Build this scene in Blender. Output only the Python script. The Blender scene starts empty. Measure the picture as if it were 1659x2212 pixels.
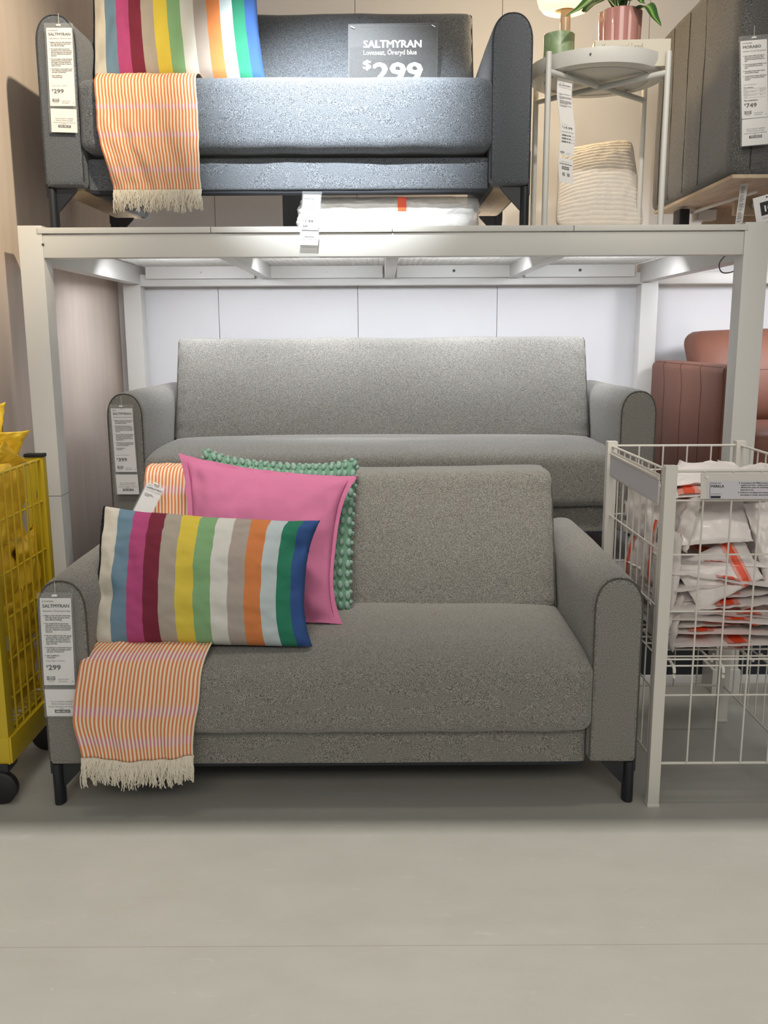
import bpy, bmesh, math, random
from mathutils import Vector, Matrix, noise
from mathutils.bvhtree import BVHTree

random.seed(7)
R = math.radians
sc = bpy.context.scene
col = sc.collection

# ------------------------------------------------------------------ camera
F_PX, CAM_Z, PITCH, ROLL = 1950.0, 1.19, R(10.89), R(-0.28)
cam_d = bpy.data.cameras.new('camera')
cam_d.sensor_fit = 'HORIZONTAL'
cam_d.sensor_width = 36
cam_d.lens = F_PX / 1659 * 36
cam_d.clip_start = 0.05
cam = bpy.data.objects.new('camera', cam_d)
col.objects.link(cam)
CAM_M = (Matrix.Translation((0, 0, CAM_Z)) @ Matrix.Rotation(R(90) - PITCH, 4, 'X') @ Matrix.Rotation(ROLL, 4, 'Z'))
cam.matrix_world = CAM_M
sc.camera = cam


def at(px, py, Y):
    """photo pixel -> world point on the vertical plane at depth Y"""
    d = CAM_M.to_3x3() @ Vector(((px - 829.5) / F_PX, (1106 - py) / F_PX, -1))
    t = Y / d.y
    return Vector((0, 0, CAM_Z)) + d * t


# ------------------------------------------------------------------ view / world / lights
sc.view_settings.view_transform = 'Standard'
sc.view_settings.look = 'None'
sc.view_settings.exposure = 0.0
sc.view_settings.gamma = 1
sc.view_settings.use_curve_mapping = False
w = bpy.data.worlds.new('store_ambient')
sc.world = w
w.use_nodes = True
bg = w.node_tree.nodes['Background']
bg.inputs[0].default_value = (0.95, 0.97, 1.0, 1)
bg.inputs[1].default_value = 0.26


def light(name, kind, loc, target, energy, color=(1, 1, 1), size=None, size_y=None, **kw):
    l = bpy.data.lights.new(name, kind)
    l.energy = energy
    l.color = color
    if kind == 'AREA':
        l.shape = 'RECTANGLE'
        l.size = size
        l.size_y = size_y or size
    for k, v in kw.items():
        setattr(l, k, v)
    o = bpy.data.objects.new(name, l)
    o.location = loc
    if target is not None:
        o.rotation_euler = (Vector(target) - Vector(loc)).to_track_quat('-Z', 'Y').to_euler()
    col.objects.link(o)
    return o


# tubes over the aisle: the added slab above the bay keeps them off everything behind its edge
light('aisle_tubes_overhead', 'AREA', (0, 1.0, 5.0), (0, 1.0, 0), 295, (1, 0.97, 0.91), 9.0, 0.05)
# broad front fill added behind the camera, not an actual fixture
light('front_fill', 'AREA', (0.3, -2.2, 3.3), (0.2, 3.0, 1.0), 82, (1.0, 0.95, 0.86), 4.5, 1.2)
# added fill brightening the front loveseat from above, then spotlights below the slab
light('loveseat_fill', 'AREA', (-0.1, 1.95, 2.97), (-0.1, 2.78, 0.4), 4.6, (1.0, 0.95, 0.88), 2.4, 0.2, spread=R(34))
light('track_spot_cool', 'SPOT', (-0.18, 1.75, 2.93), (-0.15, 2.97, 2.00), 900, (0.90, 0.96, 1.0), spot_size=R(37), spot_blend=1.0, shadow_soft_size=0.03)
light('track_spot_table', 'SPOT', (0.5, 1.5, 2.93), (0.82, 3.38, 1.75), 95, (1.0, 0.92, 0.80), spot_size=R(34), spot_blend=1.0, shadow_soft_size=0.03)
light('track_spot_wall', 'SPOT', (0.3, 1.6, 2.93), (-1.2, 2.84, 2.02), 290, (1.0, 0.87, 0.66), spot_size=R(40), spot_blend=1.0, shadow_soft_size=0.04)
# LED strips among the joists of the display rack
for cx in (-0.79, -0.24, 0.30, 0.85, 1.65):
    light('rack_led_strip', 'AREA', (cx, 3.52, 1.497), (cx, 3.92, 0.85), 5.2, (0.90, 0.93, 1.0), 0.33, 0.16)


# ------------------------------------------------------------------ materials
def new_mat(name):
    m = bpy.data.materials.new(name)
    m.use_nodes = True
    return m, m.node_tree.nodes, m.node_tree.links, m.node_tree.nodes['Principled BSDF']


def plain(name, c, rough=0.5, metal=0.0, coat=0.0, bump=0.0, bscale=200, sub=0.0, spec=0.5):
    m, n, l, b = new_mat(name)
    b.inputs['Base Color'].default_value = (*c, 1)
    b.inputs['Roughness'].default_value = rough
    b.inputs['Metallic'].default_value = metal
    b.inputs['Coat Weight'].default_value = coat
    b.inputs['Specular IOR Level'].default_value = spec
    if bump:
        t = n.new('ShaderNodeTexNoise'); t.inputs['Scale'].default_value = bscale; t.inputs['Detail'].default_value = 4
        tc = n.new('ShaderNodeTexCoord'); l.new(tc.outputs['Object'], t.inputs['Vector'])
        bp = n.new('ShaderNodeBump'); bp.inputs['Strength'].default_value = bump; bp.inputs['Distance'].default_value = 0.004
        l.new(t.outputs['Fac'], bp.inputs['Height']); l.new(bp.outputs['Normal'], b.inputs['Normal'])
    return m


def ramp(n, stops, interp='LINEAR'):
    r = n.new('ShaderNodeValToRGB')
    cr = r.color_ramp
    cr.interpolation = interp
    while len(cr.elements) < len(stops):
        cr.elements.new(0.5)
    for e, (p, c) in zip(cr.elements, stops):
        e.position = p
        e.color = (*c, 1)
    return r


def fabric(name, dark, mid, lite, scale=620, rough=0.95):
    m, n, l, b = new_mat(name)
    tc = n.new('ShaderNodeTexCoord')
    mp = n.new('ShaderNodeMapping'); mp.inputs['Scale'].default_value = (1, 1, 0.8)
    l.new(tc.outputs['Object'], mp.inputs['Vector'])
    t = n.new('ShaderNodeTexNoise'); t.inputs['Scale'].default_value = scale; t.inputs['Detail'].default_value = 1.5
    l.new(mp.outputs['Vector'], t.inputs['Vector'])
    t2 = n.new('ShaderNodeTexNoise'); t2.inputs['Scale'].default_value = 2.4; t2.inputs['Detail'].default_value = 1
    l.new(tc.outputs['Object'], t2.inputs['Vector'])
    r = ramp(n, [(0.33, dark), (0.49, mid), (0.66, lite)])
    l.new(t.outputs['Fac'], r.inputs['Fac'])
    l.new(r.outputs['Color'], b.inputs['Base Color'])
    b.inputs['Roughness'].default_value = rough
    b.inputs['Specular IOR Level'].default_value = 0.15
    b.inputs['Sheen Weight'].default_value = 0.25
    b.inputs['Sheen Roughness'].default_value = 0.5
    bp = n.new('ShaderNodeBump'); bp.inputs['Strength'].default_value = 0.35; bp.inputs['Distance'].default_value = 0.001
    l.new(t.outputs['Fac'], bp.inputs['Height']); l.new(bp.outputs['Normal'], b.inputs['Normal'])
    return m


def uvnode(n):
    u = n.new('ShaderNodeUVMap'); u.uv_map = 'UVMap'
    return u


def stripes_pillow(name):
    m, n, l, b = new_mat(name)
    cols = [(0.68, 0.63, 0.53), (0.165, 0.265, 0.345), (0.46, 0.075, 0.205), (0.20, 0.028, 0.050), (0.42, 0.365, 0.30),
            (0.72, 0.56, 0.075), (0.235, 0.42, 0.205), (0.68, 0.67, 0.61), (0.42, 0.36, 0.31), (0.66, 0.225, 0.075),
            (0.52, 0.59, 0.60), (0.030, 0.205, 0.120), (0.040, 0.095, 0.27)]
    u = uvnode(n); s = n.new('ShaderNodeSeparateXYZ'); l.new(u.outputs['UV'], s.inputs['Vector'])
    # black selvedge then thirteen bands
    stops = [(0.0, (0.012, 0.014, 0.018))] + [(0.021 + i * 0.979 / 13, c) for i, c in enumerate(cols)]
    r = ramp(n, stops, 'CONSTANT')
    l.new(s.outputs['X'], r.inputs['Fac'])
    t = n.new('ShaderNodeTexNoise'); t.inputs['Scale'].default_value = 90
    mp = n.new('ShaderNodeMapping'); mp.inputs['Scale'].default_value = (1, 6, 1)
    l.new(u.outputs['UV'], mp.inputs['Vector']); l.new(mp.outputs['Vector'], t.inputs['Vector'])
    mx = n.new('ShaderNodeMixRGB'); mx.blend_type = 'MULTIPLY'; mx.inputs['Fac'].default_value = 0.25
    l.new(r.outputs['Color'], mx.inputs['Color1']); l.new(t.outputs['Fac'], mx.inputs['Color2'])
    l.new(mx.outputs['Color'], b.inputs['Base Color'])
    b.inputs['Roughness'].default_value = 0.9
    b.inputs['Specular IOR Level'].default_value = 0.2
    bp = n.new('ShaderNodeBump'); bp.inputs['Strength'].default_value = 0.15; bp.inputs['Distance'].default_value = 0.001
    l.new(t.outputs['Fac'], bp.inputs['Height']); l.new(bp.outputs['Normal'], b.inputs['Normal'])
    return m


def throw_mat(name, count, bands):
    m, n, l, b = new_mat(name)
    u = uvnode(n); s = n.new('ShaderNodeSeparateXYZ'); l.new(u.outputs['UV'], s.inputs['Vector'])
    mu = n.new('ShaderNodeMath'); mu.operation = 'MULTIPLY'; mu.inputs[1].default_value = count
    l.new(s.outputs['X'], mu.inputs[0])
    fr = n.new('ShaderNodeMath'); fr.operation = 'FRACT'; l.new(mu.outputs[0], fr.inputs[0])
    cream, orange, mauve = (0.80, 0.70, 0.52), (0.68, 0.215, 0.085), (0.60, 0.22, 0.30)
    # weft bands tint the coloured stripes
    br = ramp(n, [(0, orange)] + sum([[(p - 0.012, orange), (p - 0.003, mauve), (p + 0.006, mauve), (p + 0.014, orange)] for p in bands], []))
    l.new(s.outputs['Y'], br.inputs['Fac'])
    st = ramp(n, [(0.0, (0, 0, 0)), (0.06, (1, 1, 1)), (0.50, (1, 1, 1)), (0.58, (0, 0, 0))])
    l.new(fr.outputs[0], st.inputs['Fac'])
    mx = n.new('ShaderNodeMixRGB'); mx.inputs['Color1'].default_value = (*cream, 1)
    l.new(st.outputs['Color'], mx.inputs['Fac']); l.new(br.outputs['Color'], mx.inputs['Color2'])
    l.new(mx.outputs['Color'], b.inputs['Base Color'])
    b.inputs['Roughness'].default_value = 0.95
    b.inputs['Specular IOR Level'].default_value = 0.15
    t = n.new('ShaderNodeTexNoise'); t.inputs['Scale'].default_value = 700
    tc = n.new('ShaderNodeTexCoord'); l.new(tc.outputs['Object'], t.inputs['Vector'])
    bp = n.new('ShaderNodeBump'); bp.inputs['Strength'].default_value = 0.3; bp.inputs['Distance'].default_value = 0.001
    l.new(t.outputs['Fac'], bp.inputs['Height']); l.new(bp.outputs['Normal'], b.inputs['Normal'])
    return m


def wood(name, a, c, scale=(1, 14, 1.2), s=3.0, rough=0.55):
    m, n, l, b = new_mat(name)
    tc = n.new('ShaderNodeTexCoord')
    mp = n.new('ShaderNodeMapping'); mp.inputs['Scale'].default_value = scale
    l.new(tc.outputs['Object'], mp.inputs['Vector'])
    t = n.new('ShaderNodeTexNoise'); t.inputs['Scale'].default_value = s; t.inputs['Detail'].default_value = 5
    t.inputs['Distortion'].default_value = 0.5
    l.new(mp.outputs['Vector'], t.inputs['Vector'])
    r = ramp(n, [(0.25, a), (0.75, c)])
    l.new(t.outputs['Fac'], r.inputs['Fac']); l.new(r.outputs['Color'], b.inputs['Base Color'])
    b.inputs['Roughness'].default_value = rough
    return m


def film(name, c, alpha, rough=0.12, bump=0.0, bscale=30, spec=0.6):
    m, n, l, b = new_mat(name)
    b.inputs['Base Color'].default_value = (*c, 1)
    b.inputs['Alpha'].default_value = alpha
    b.inputs['Roughness'].default_value = rough
    b.inputs['Specular IOR Level'].default_value = spec
    if bump:
        t = n.new('ShaderNodeTexNoise'); t.inputs['Scale'].default_value = bscale; t.inputs['Detail'].default_value = 5
        t.inputs['Distortion'].default_value = 1.0
        tc = n.new('ShaderNodeTexCoord'); l.new(tc.outputs['Object'], t.inputs['Vector'])
        bp = n.new('ShaderNodeBump'); bp.inputs['Strength'].default_value = bump; bp.inputs['Distance'].default_value = 0.01
        l.new(t.outputs['Fac'], bp.inputs['Height']); l.new(bp.outputs['Normal'], b.inputs['Normal'])
    return m


def floor_mat():
    m, n, l, b = new_mat('linoleum_grey')
    tc = n.new('ShaderNodeTexCoord')
    t = n.new('ShaderNodeTexNoise'); t.inputs['Scale'].default_value = 7; t.inputs['Detail'].default_value = 10; t.inputs['Roughness'].default_value = 0.62
    mp = n.new('ShaderNodeMapping'); mp.inputs['Scale'].default_value = (0.8, 1.5, 1)
    l.new(tc.outputs['Object'], mp.inputs['Vector']); l.new(mp.outputs['Vector'], t.inputs['Vector'])
    r0 = ramp(n, [(0.3, (0.355, 0.340, 0.300)), (0.5, (0.365, 0.355, 0.315)), (0.7, (0.385, 0.370, 0.330))])
    l.new(t.outputs['Fac'], r0.inputs['Fac'])
    # small pale wisps of the linoleum marbling
    t3 = n.new('ShaderNodeTexNoise'); t3.inputs['Scale'].default_value = 22; t3.inputs['Detail'].default_value = 6; t3.inputs['Distortion'].default_value = 1.2
    mp3 = n.new('ShaderNodeMapping'); mp3.inputs['Scale'].default_value = (0.8, 2.2, 1); mp3.inputs['Location'].default_value = (3, 7, 0)
    l.new(tc.outputs['Object'], mp3.inputs['Vector']); l.new(mp3.outputs['Vector'], t3.inputs['Vector'])
    r3 = ramp(n, [(0.0, (0, 0, 0)), (0.66, (0, 0, 0)), (0.74, (0.4, 0.4, 0.4)), (1.0, (0.4, 0.4, 0.4))])
    l.new(t3.outputs['Fac'], r3.inputs['Fac'])
    r = n.new('ShaderNodeMixRGB'); r.inputs['Color2'].default_value = (0.47, 0.455, 0.41, 1)
    l.new(r3.outputs['Color'], r.inputs['Fac']); l.new(r0.outputs['Color'], r.inputs['Color1'])
    s = n.new('ShaderNodeSeparateXYZ'); l.new(tc.outputs['Object'], s.inputs['Vector'])
    a = n.new('ShaderNodeMath'); a.operation = 'SUBTRACT'; a.inputs[1].default_value = 1.605; l.new(s.outputs['Y'], a.inputs[0])
    a2 = n.new('ShaderNodeMath'); a2.operation = 'ABSOLUTE'; l.new(a.outputs[0], a2.inputs[0])
    a3 = n.new('ShaderNodeMath'); a3.operation = 'LESS_THAN'; a3.inputs[1].default_value = 0.0008; l.new(a2.outputs[0], a3.inputs[0])
    mx = n.new('ShaderNodeMixRGB'); mx.inputs['Color2'].default_value = (0.25, 0.235, 0.20, 1)
    l.new(a3.outputs[0], mx.inputs['Fac']); l.new(r.outputs['Color'], mx.inputs['Color1'])
    l.new(mx.outputs['Color'], b.inputs['Base Color'])
    b.inputs['Roughness'].default_value = 0.42
    b.inputs['Specular IOR Level'].default_value = 0.4
    return m


def leaf_mat():
    m, n, l, b = new_mat('leaf_variegated')
    u = uvnode(n); s = n.new('ShaderNodeSeparateXYZ'); l.new(u.outputs['UV'], s.inputs['Vector'])
    t = n.new('ShaderNodeTexNoise'); t.inputs['Scale'].default_value = 14
    mp = n.new('ShaderNodeMapping'); mp.inputs['Scale'].default_value = (3, 0.4, 1)
    l.new(u.outputs['UV'], mp.inputs['Vector']); l.new(mp.outputs['Vector'], t.inputs['Vector'])
    a = n.new('ShaderNodeMath'); a.operation = 'SUBTRACT'; a.inputs[1].default_value = 0.5; l.new(s.outputs['X'], a.inputs[0])
    a2 = n.new('ShaderNodeMath'); a2.operation = 'ABSOLUTE'; l.new(a.outputs[0], a2.inputs[0])
    a3 = n.new('ShaderNodeMath'); a3.operation = 'MULTIPLY_ADD'; a3.inputs[1].default_value = 0.35; l.new(t.outputs['Fac'], a3.inputs[0]); l.new(a2.outputs[0], a3.inputs[2])
    r = ramp(n, [(0.12, (0.50, 0.62, 0.16)), (0.24, (0.16, 0.33, 0.05)), (0.36, (0.03, 0.11, 0.025)), (0.62, (0.025, 0.09, 0.02))])
    l.new(a3.outputs[0], r.inputs['Fac']); l.new(r.outputs['Color'], b.inputs['Base Color'])
    b.inputs['Roughness'].default_value = 0.35
    b.inputs['Subsurface Weight'].default_value = 0.0
    return m


def marble_green():
    m, n, l, b = new_mat('green_marble')
    tc = n.new('ShaderNodeTexCoord')
    t = n.new('ShaderNodeTexNoise'); t.inputs['Scale'].default_value = 14; t.inputs['Detail'].default_value = 6; t.inputs['Distortion'].default_value = 2
    l.new(tc.outputs['Object'], t.inputs['Vector'])
    r = ramp(n, [(0.3, (0.17, 0.26, 0.13)), (0.6, (0.27, 0.37, 0.21)), (0.75, (0.40, 0.50, 0.33))])
    l.new(t.outputs['Fac'], r.inputs['Fac']); l.new(r.outputs['Color'], b.inputs['Base Color'])
    b.inputs['Roughness'].default_value = 0.35
    return m


M = {}
M['beige'] = fabric('tweed_grey_beige', (0.036, 0.034, 0.029), (0.183, 0.174, 0.152), (0.47, 0.455, 0.41), 860)
M['blue'] = fabric('tweed_blue_grey', (0.014, 0.017, 0.022), (0.078, 0.087, 0.100), (0.26, 0.275, 0.295), 860)
M['blue_pipe'] = plain('piping_blue', (0.036, 0.042, 0.052), 0.95)
M['beige_pipe'] = plain('piping_beige', (0.085, 0.079, 0.066), 0.95)
M['charcoal'] = fabric('wool_charcoal', (0.034, 0.034, 0.035), (0.085, 0.083, 0.081), (0.190, 0.185, 0.178), 560)
M['char_pipe'] = plain('seam_charcoal', (0.012, 0.013, 0.015), 0.95)
M['black'] = plain('black_steel', (0.012, 0.014, 0.018), 0.42)
M['blackcloth'] = plain('black_dust_cloth', (0.02, 0.022, 0.028), 0.9)
M['rack'] = plain('white_powder_coat', (0.68, 0.665, 0.62), 0.38)
M['cage'] = plain('cage_white', (0.66, 0.63, 0.57), 0.42)
M['white'] = plain('white_laminate', (0.74, 0.73, 0.71), 0.5)
M['wall'] = plain('wall_panel_white', (0.80, 0.79, 0.79), 0.55)
M['gap'] = plain('panel_joint_dark', (0.10, 0.10, 0.10), 0.9)
M['birch'] = wood('birch_veneer', (0.62, 0.51, 0.43), (0.69, 0.585, 0.50), (1, 6, 0.7), 2.6, 0.5)
M['oak'] = wood('honey_oak', (0.36, 0.22, 0.10), (0.45, 0.29, 0.14), (8, 8, 0.8), 3, 0.5)
M['ply'] = wood('pale_plywood', (0.44, 0.33, 0.22), (0.62, 0.50, 0.36), (5, 1, 5), 6, 0.6)
M['floor'] = floor_mat()
M['platform'] = plain('platform_grey', (0.32, 0.32, 0.33), 0.6)
M['dark'] = plain('platform_dark_skirt', (0.022, 0.025, 0.032), 0.8)
M['fringe'] = plain('cream_yarn', (0.76, 0.70, 0.58), 0.95)
M['pillow'] = stripes_pillow('rainbow_stripe_canvas')
M['blackcanvas'] = plain('black_canvas', (0.012, 0.014, 0.018), 0.95)
M['pink'] = plain('pink_cotton', (0.57, 0.175, 0.31), 0.9, bump=0.08, bscale=600, spec=0.2)
M['pinkstitch'] = plain('pink_stitching', (0.33, 0.06, 0.17), 0.9)
M['mint'] = plain('mint_base_cloth', (0.14, 0.29, 0.19), 0.95)
M['tuft'] = plain('mint_chenille', (0.32, 0.49, 0.40), 1.0, bump=0.9, bscale=500)
M['knit'] = plain('oatmeal_knit', (0.80, 0.75, 0.69), 1.0, bump=0.5, bscale=420)
M['paper'] = plain('tag_paper', (0.80, 0.78, 0.76), 0.6)
M['ink'] = plain('black_ink', (0.022, 0.020, 0.026), 0.6)
M['ink_grey'] = plain('grey_ink', (0.13, 0.125, 0.13), 0.6)
M['sleeve'] = film('clear_tag_sleeve', (0.8, 0.82, 0.82), 0.085, 0.15)
M['acrylic'] = film('smoked_sign_film', (0.09, 0.09, 0.09), 0.36, 0.35, spec=0.2)
M['signtext'] = plain('sign_white', (0.90, 0.87, 0.78), 0.5)
M['clip'] = plain('clear_clip', (0.75, 0.75, 0.73), 0.2)
M['bag'] = plain('milky_plastic', (0.76, 0.705, 0.675), 0.36, coat=0.12, bump=0.55, bscale=34)
M['bagclear'] = film('clear_wrap', (0.86, 0.85, 0.83), 0.50, 0.16, 0.8, 26, 1.0)
M['foamwhite'] = plain('white_cover', (0.85, 0.84, 0.82), 0.6, bump=0.3, bscale=14)
M['zip'] = plain('orange_zip', (0.80, 0.085, 0.025), 0.45)
M['zipfade'] = plain('orange_zip_under_film', (0.78, 0.33, 0.27), 0.4)
M['yellowbag'] = plain('yellow_woven_plastic', (0.90, 0.58, 0.030), 0.42, coat=0.12, bump=0.35, bscale=26)
M['yellow'] = plain('yellow_powder_coat', (0.56, 0.40, 0.014), 0.35)
M['rubber'] = plain('black_rubber', (0.012, 0.012, 0.013), 0.6)
M['leather'] = plain('cognac_leather', (0.190, 0.074, 0.045), 0.6, bump=0.12, bscale=160)
M['leather_seam'] = plain('leather_seam', (0.10, 0.035, 0.022), 0.6)
M['tray'] = plain('tray_white_steel', (0.62, 0.62, 0.59), 0.4)
M['pot'] = plain('pink_glazed_pot', (0.46, 0.22, 0.20), 0.16, coat=0.4)
M['leaf'] = leaf_mat()
M['stem'] = plain('plant_stem', (0.50, 0.62, 0.35), 0.5)
M['soil'] = plain('potting_soil', (0.03, 0.02, 0.015), 1.0)
M['marble'] = marble_green()
M['travertine'] = plain('tan_stone', (0.50, 0.33, 0.22), 0.3)
M['bookcover'] = plain('cream_book_cover', (0.58, 0.54, 0.46), 0.6)
M['bookred'] = plain('dark_red_book_edge', (0.20, 0.03, 0.03), 0.6)
M['booktext'] = plain('tan_print', (0.40, 0.34, 0.26), 0.6)
M['steel'] = plain('bright_steel', (0.7, 0.7, 0.7), 0.15, metal=1.0)
m_, n_, l_, b_ = new_mat('opal_glass_lit')
b_.inputs['Base Color'].default_value = (0.9, 0.85, 0.7, 1)
b_.inputs['Emission Color'].default_value = (1.0, 0.84, 0.50, 1)
b_.inputs['Emission Strength'].default_value = 1.15
b_.inputs['Roughness'].default_value = 0.2
M['opal'] = m_


# ------------------------------------------------------------------ mesh helpers
class MB:
    def __init__(s):
        s.bm = bmesh.new()
        s.uv = s.bm.loops.layers.uv.new('UVMap')

    def box(s, x0, x1, y0, y1, z0, z1, bev=0.0, mat=None):
        r = bmesh.ops.create_cube(s.bm, size=1)
        vs = r['verts']
        for v in vs:
            v.co = Vector(((x0 + x1) / 2 + v.co.x * (x1 - x0), (y0 + y1) / 2 + v.co.y * (y1 - y0), (z0 + z1) / 2 + v.co.z * (z1 - z0)))
            if mat: v.co = mat @ v.co
        if bev:
            es = list({e for v in vs for e in v.link_edges})
            bmesh.ops.bevel(s.bm, geom=es, offset=bev, segments=2, affect='EDGES', profile=0.7)
        return s

    def tube(s, pts, r, seg=8, cap=True, closed=False, r2=None):
        pts = [Vector(p) for p in pts]
        rings = []
        n = len(pts)
        ref = None
        for i, p in enumerate(pts):
            if closed:
                t = pts[(i + 1) % n] - pts[i - 1]
            else:
                t = (pts[min(i + 1, n - 1)] - pts[max(i - 1, 0)])
            if t.length < 1e-9: t = Vector((0, 0, 1))
            t.normalize()
            if ref is None:
                ref = Vector((0, 0, 1)) if abs(t.z) < 0.9 else Vector((1, 0, 0))
            a = t.cross(ref)
            if a.length < 1e-4:
                a = t.cross(Vector((1, 0, 0)) if abs(t.x) < .9 else Vector((0, 1, 0)))
            a.normalize()
            b = t.cross(a); b.normalize()
            ref = -b if False else ref
            rr = r if r2 is None else r + (r2 - r) * i / max(1, n - 1)
            rings.append([s.bm.verts.new(p + (a * math.cos(2 * math.pi * k / seg) + b * math.sin(2 * math.pi * k / seg)) * rr) for k in range(seg)])
        rng = range(n if closed else n - 1)
        for i in rng:
            A, B = rings[i], rings[(i + 1) % n]
            for k in range(seg):
                try: s.bm.faces.new((A[k], A[(k + 1) % seg], B[(k + 1) % seg], B[k]))
                except ValueError: pass
        if cap and not closed:
            s.bm.faces.new(rings[0][::-1]); s.bm.faces.new(rings[-1])
        return s

    def lathe(s, prof, center=(0, 0, 0), seg=40, fn=None):
        c = Vector(center)
        rings = []
        for (r, z) in prof:
            ring = []
            for k in range(seg):
                a = 2 * math.pi * k / seg
                rr = max(r, 1e-5) * (fn(a) if fn else 1)
                ring.append(s.bm.verts.new(c + Vector((rr * math.cos(a), rr * math.sin(a), z))))
            rings.append(ring)
        for A, B in zip(rings, rings[1:]):
            for k in range(seg):
                s.bm.faces.new((A[k], A[(k + 1) % seg], B[(k + 1) % seg], B[k]))
        return s

    def grid(s, nu, nv, f, closed_u=False):
        """f(u,v)->(x,y,z); uv written"""
        g = [[s.bm.verts.new(f(i / nu, j / nv)) for i in range(nu + (0 if closed_u else 1))] for j in range(nv + 1)]
        L = len(g[0])
        for j in range(nv):
            for i in range(nu):
                a, b = i % L, (i + 1) % L
                fc = s.bm.faces.new((g[j][a], g[j][b], g[j + 1][b], g[j + 1][a]))
                for lp, (uu, vv) in zip(fc.loops, ((i, j), (i + 1, j), (i + 1, j + 1), (i, j + 1))):
                    lp[s.uv].uv = (uu / nu, vv / nv)
        return s

    def prism(s, poly, axis, a0, a1):
        """poly in the two other axes, extruded along axis"""
        def mk(p, a):
            if axis == 'y': return Vector((p[0], a, p[1]))
            if axis == 'x': return Vector((a, p[0], p[1]))
            return Vector((p[0], p[1], a))
        A = [s.bm.verts.new(mk(p, a0)) for p in poly]
        B = [s.bm.verts.new(mk(p, a1)) for p in poly]
        n = len(poly)
        for i in range(n):
            s.bm.faces.new((A[i], A[(i + 1) % n], B[(i + 1) % n], B[i]))
        s.bm.faces.new(A[::-1]); s.bm.faces.new(B)
        return s

    def roundbox(s, c, h, r, n=14, warp=None):
        """soft box, centre c, half sizes h, corner radius r; warp(p, unit) moves points"""
        c = Vector(c); h = Vector(h)
        for ax in range(3):
            for sg in (-1, 1):
                o = [a for a in range(3) if a != ax]
                def f(u, v, ax=ax, sg=sg, o=o):
                    q = [0, 0, 0]
                    q[ax] = sg
                    # denser near the edges
                    q[o[0]] = math.sin((u * 2 - 1) * math.pi / 2)
                    q[o[1]] = math.sin((v * 2 - 1) * math.pi / 2)
                    p = Vector([q[i] * h[i] for i in range(3)])
                    inner = Vector([max(-(h[i] - r), min(h[i] - r, p[i])) for i in range(3)])
                    d = p - inner
                    if d.length > 1e-9: d = d.normalized() * r
                    p = inner + d
                    if warp: p = warp(p, Vector([p[i] / h[i] for i in range(3)]))
                    return c + p
                s.grid(n, n, f)
        bmesh.ops.remove_doubles(s.bm, verts=s.bm.verts, dist=1e-5)
        return s

    def mesh(s, name, mat, smooth=True, bevel_sharp=True):
        bmesh.ops.recalc_face_normals(s.bm, faces=s.bm.faces)
        me = bpy.data.meshes.new(name)
        s.bm.to_mesh(me); s.bm.free()
        for m in (mat if isinstance(mat, (list, tuple)) else [mat]):
            me.materials.append(m)
        if smooth:
            for p in me.polygons: p.use_smooth = True
            try: me.set_sharp_from_angle(angle=R(42))
            except Exception: pass
        return me

    def build(s, name, mat, parent=None, smooth=True, recenter=False, **tags):
        me = s.mesh(name, mat, smooth)
        o = bpy.data.objects.new(name, me)
        col.objects.link(o)
        if parent is not None:
            o.parent = parent
        for k, v in tags.items(): o[k] = v
        return o


def tag(o, label=None, cat=None, group=None, kind=None):
    if label: o['label'] = label
    if cat: o['category'] = cat
    if group: o['group'] = group
    if kind: o['kind'] = kind
    return o


def empty(name, loc=(0, 0, 0), rz=0, **t):
    o = bpy.data.objects.new(name, None)
    o.location = loc
    o.rotation_euler = (0, 0, rz)
    o.empty_display_size = 0.05
    col.objects.link(o)
    tag(o, **t)
    return o


def struct(name, mb, mat, smooth=False):
    return tag(mb.build(name, mat, None, smooth), kind='structure')


def local(o_parent, v):
    return o_parent.matrix_world.inverted() @ Vector(v)


def fbm(p, s=1.0, o=3):
    v, a = 0, 1
    for i in range(o):
        v += noise.noise(Vector(p) * s) * a
        s *= 2.1; a *= 0.5
    return v


def solid(mb, th):
    """give an open sheet thickness"""
    bm = mb.bm
    bmesh.ops.recalc_face_normals(bm, faces=bm.faces)
    bmesh.ops.solidify(bm, geom=list(bm.faces), thickness=th)
    return mb


def hug(o, pts, n=6):
    """bring a seam line onto the surface of its cushion"""
    me = o.data
    t = BVHTree.FromPolygons([v.co for v in me.vertices], [tuple(p.vertices) for p in me.polygons])
    fine = []
    for a, b in zip(pts, pts[1:]):
        for k in range(n): fine.append(Vector(a).lerp(Vector(b), k / n))
    fine.append(Vector(pts[-1]))
    return [t.find_nearest(p)[0] for p in fine]


def catmull(pts, n=8):
    P = [Vector(p) for p in pts]
    P = [2 * P[0] - P[1]] + P + [2 * P[-1] - P[-2]]
    out = []
    for i in range(1, len(P) - 2):
        for k in range(n):
            t = k / n
            a, b, c, d = P[i - 1], P[i], P[i + 1], P[i + 2]
            out.append(0.5 * ((2 * b) + (c - a) * t + (2 * a - 5 * b + 4 * c - d) * t * t + (3 * b - a - 3 * c + d) * t ** 3))
    out.append(P[-2])
    return out


# ================================================================== SETTING
DECK_Z = 1.530
PLAT_Z = 0.40
WALL_Y = 4.20
struct('floor', MB().box(-3.5, 3.8, -1.5, 7.0, -0.05, 0.0), M['floor'])

# unseen slab added to block the aisle tubes and cut their floor light straight
struct('shadow_slab', MB().box(-3.4, 3.6, 1.42, 4.3, 3.0, 3.1), M['wall'])

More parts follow.
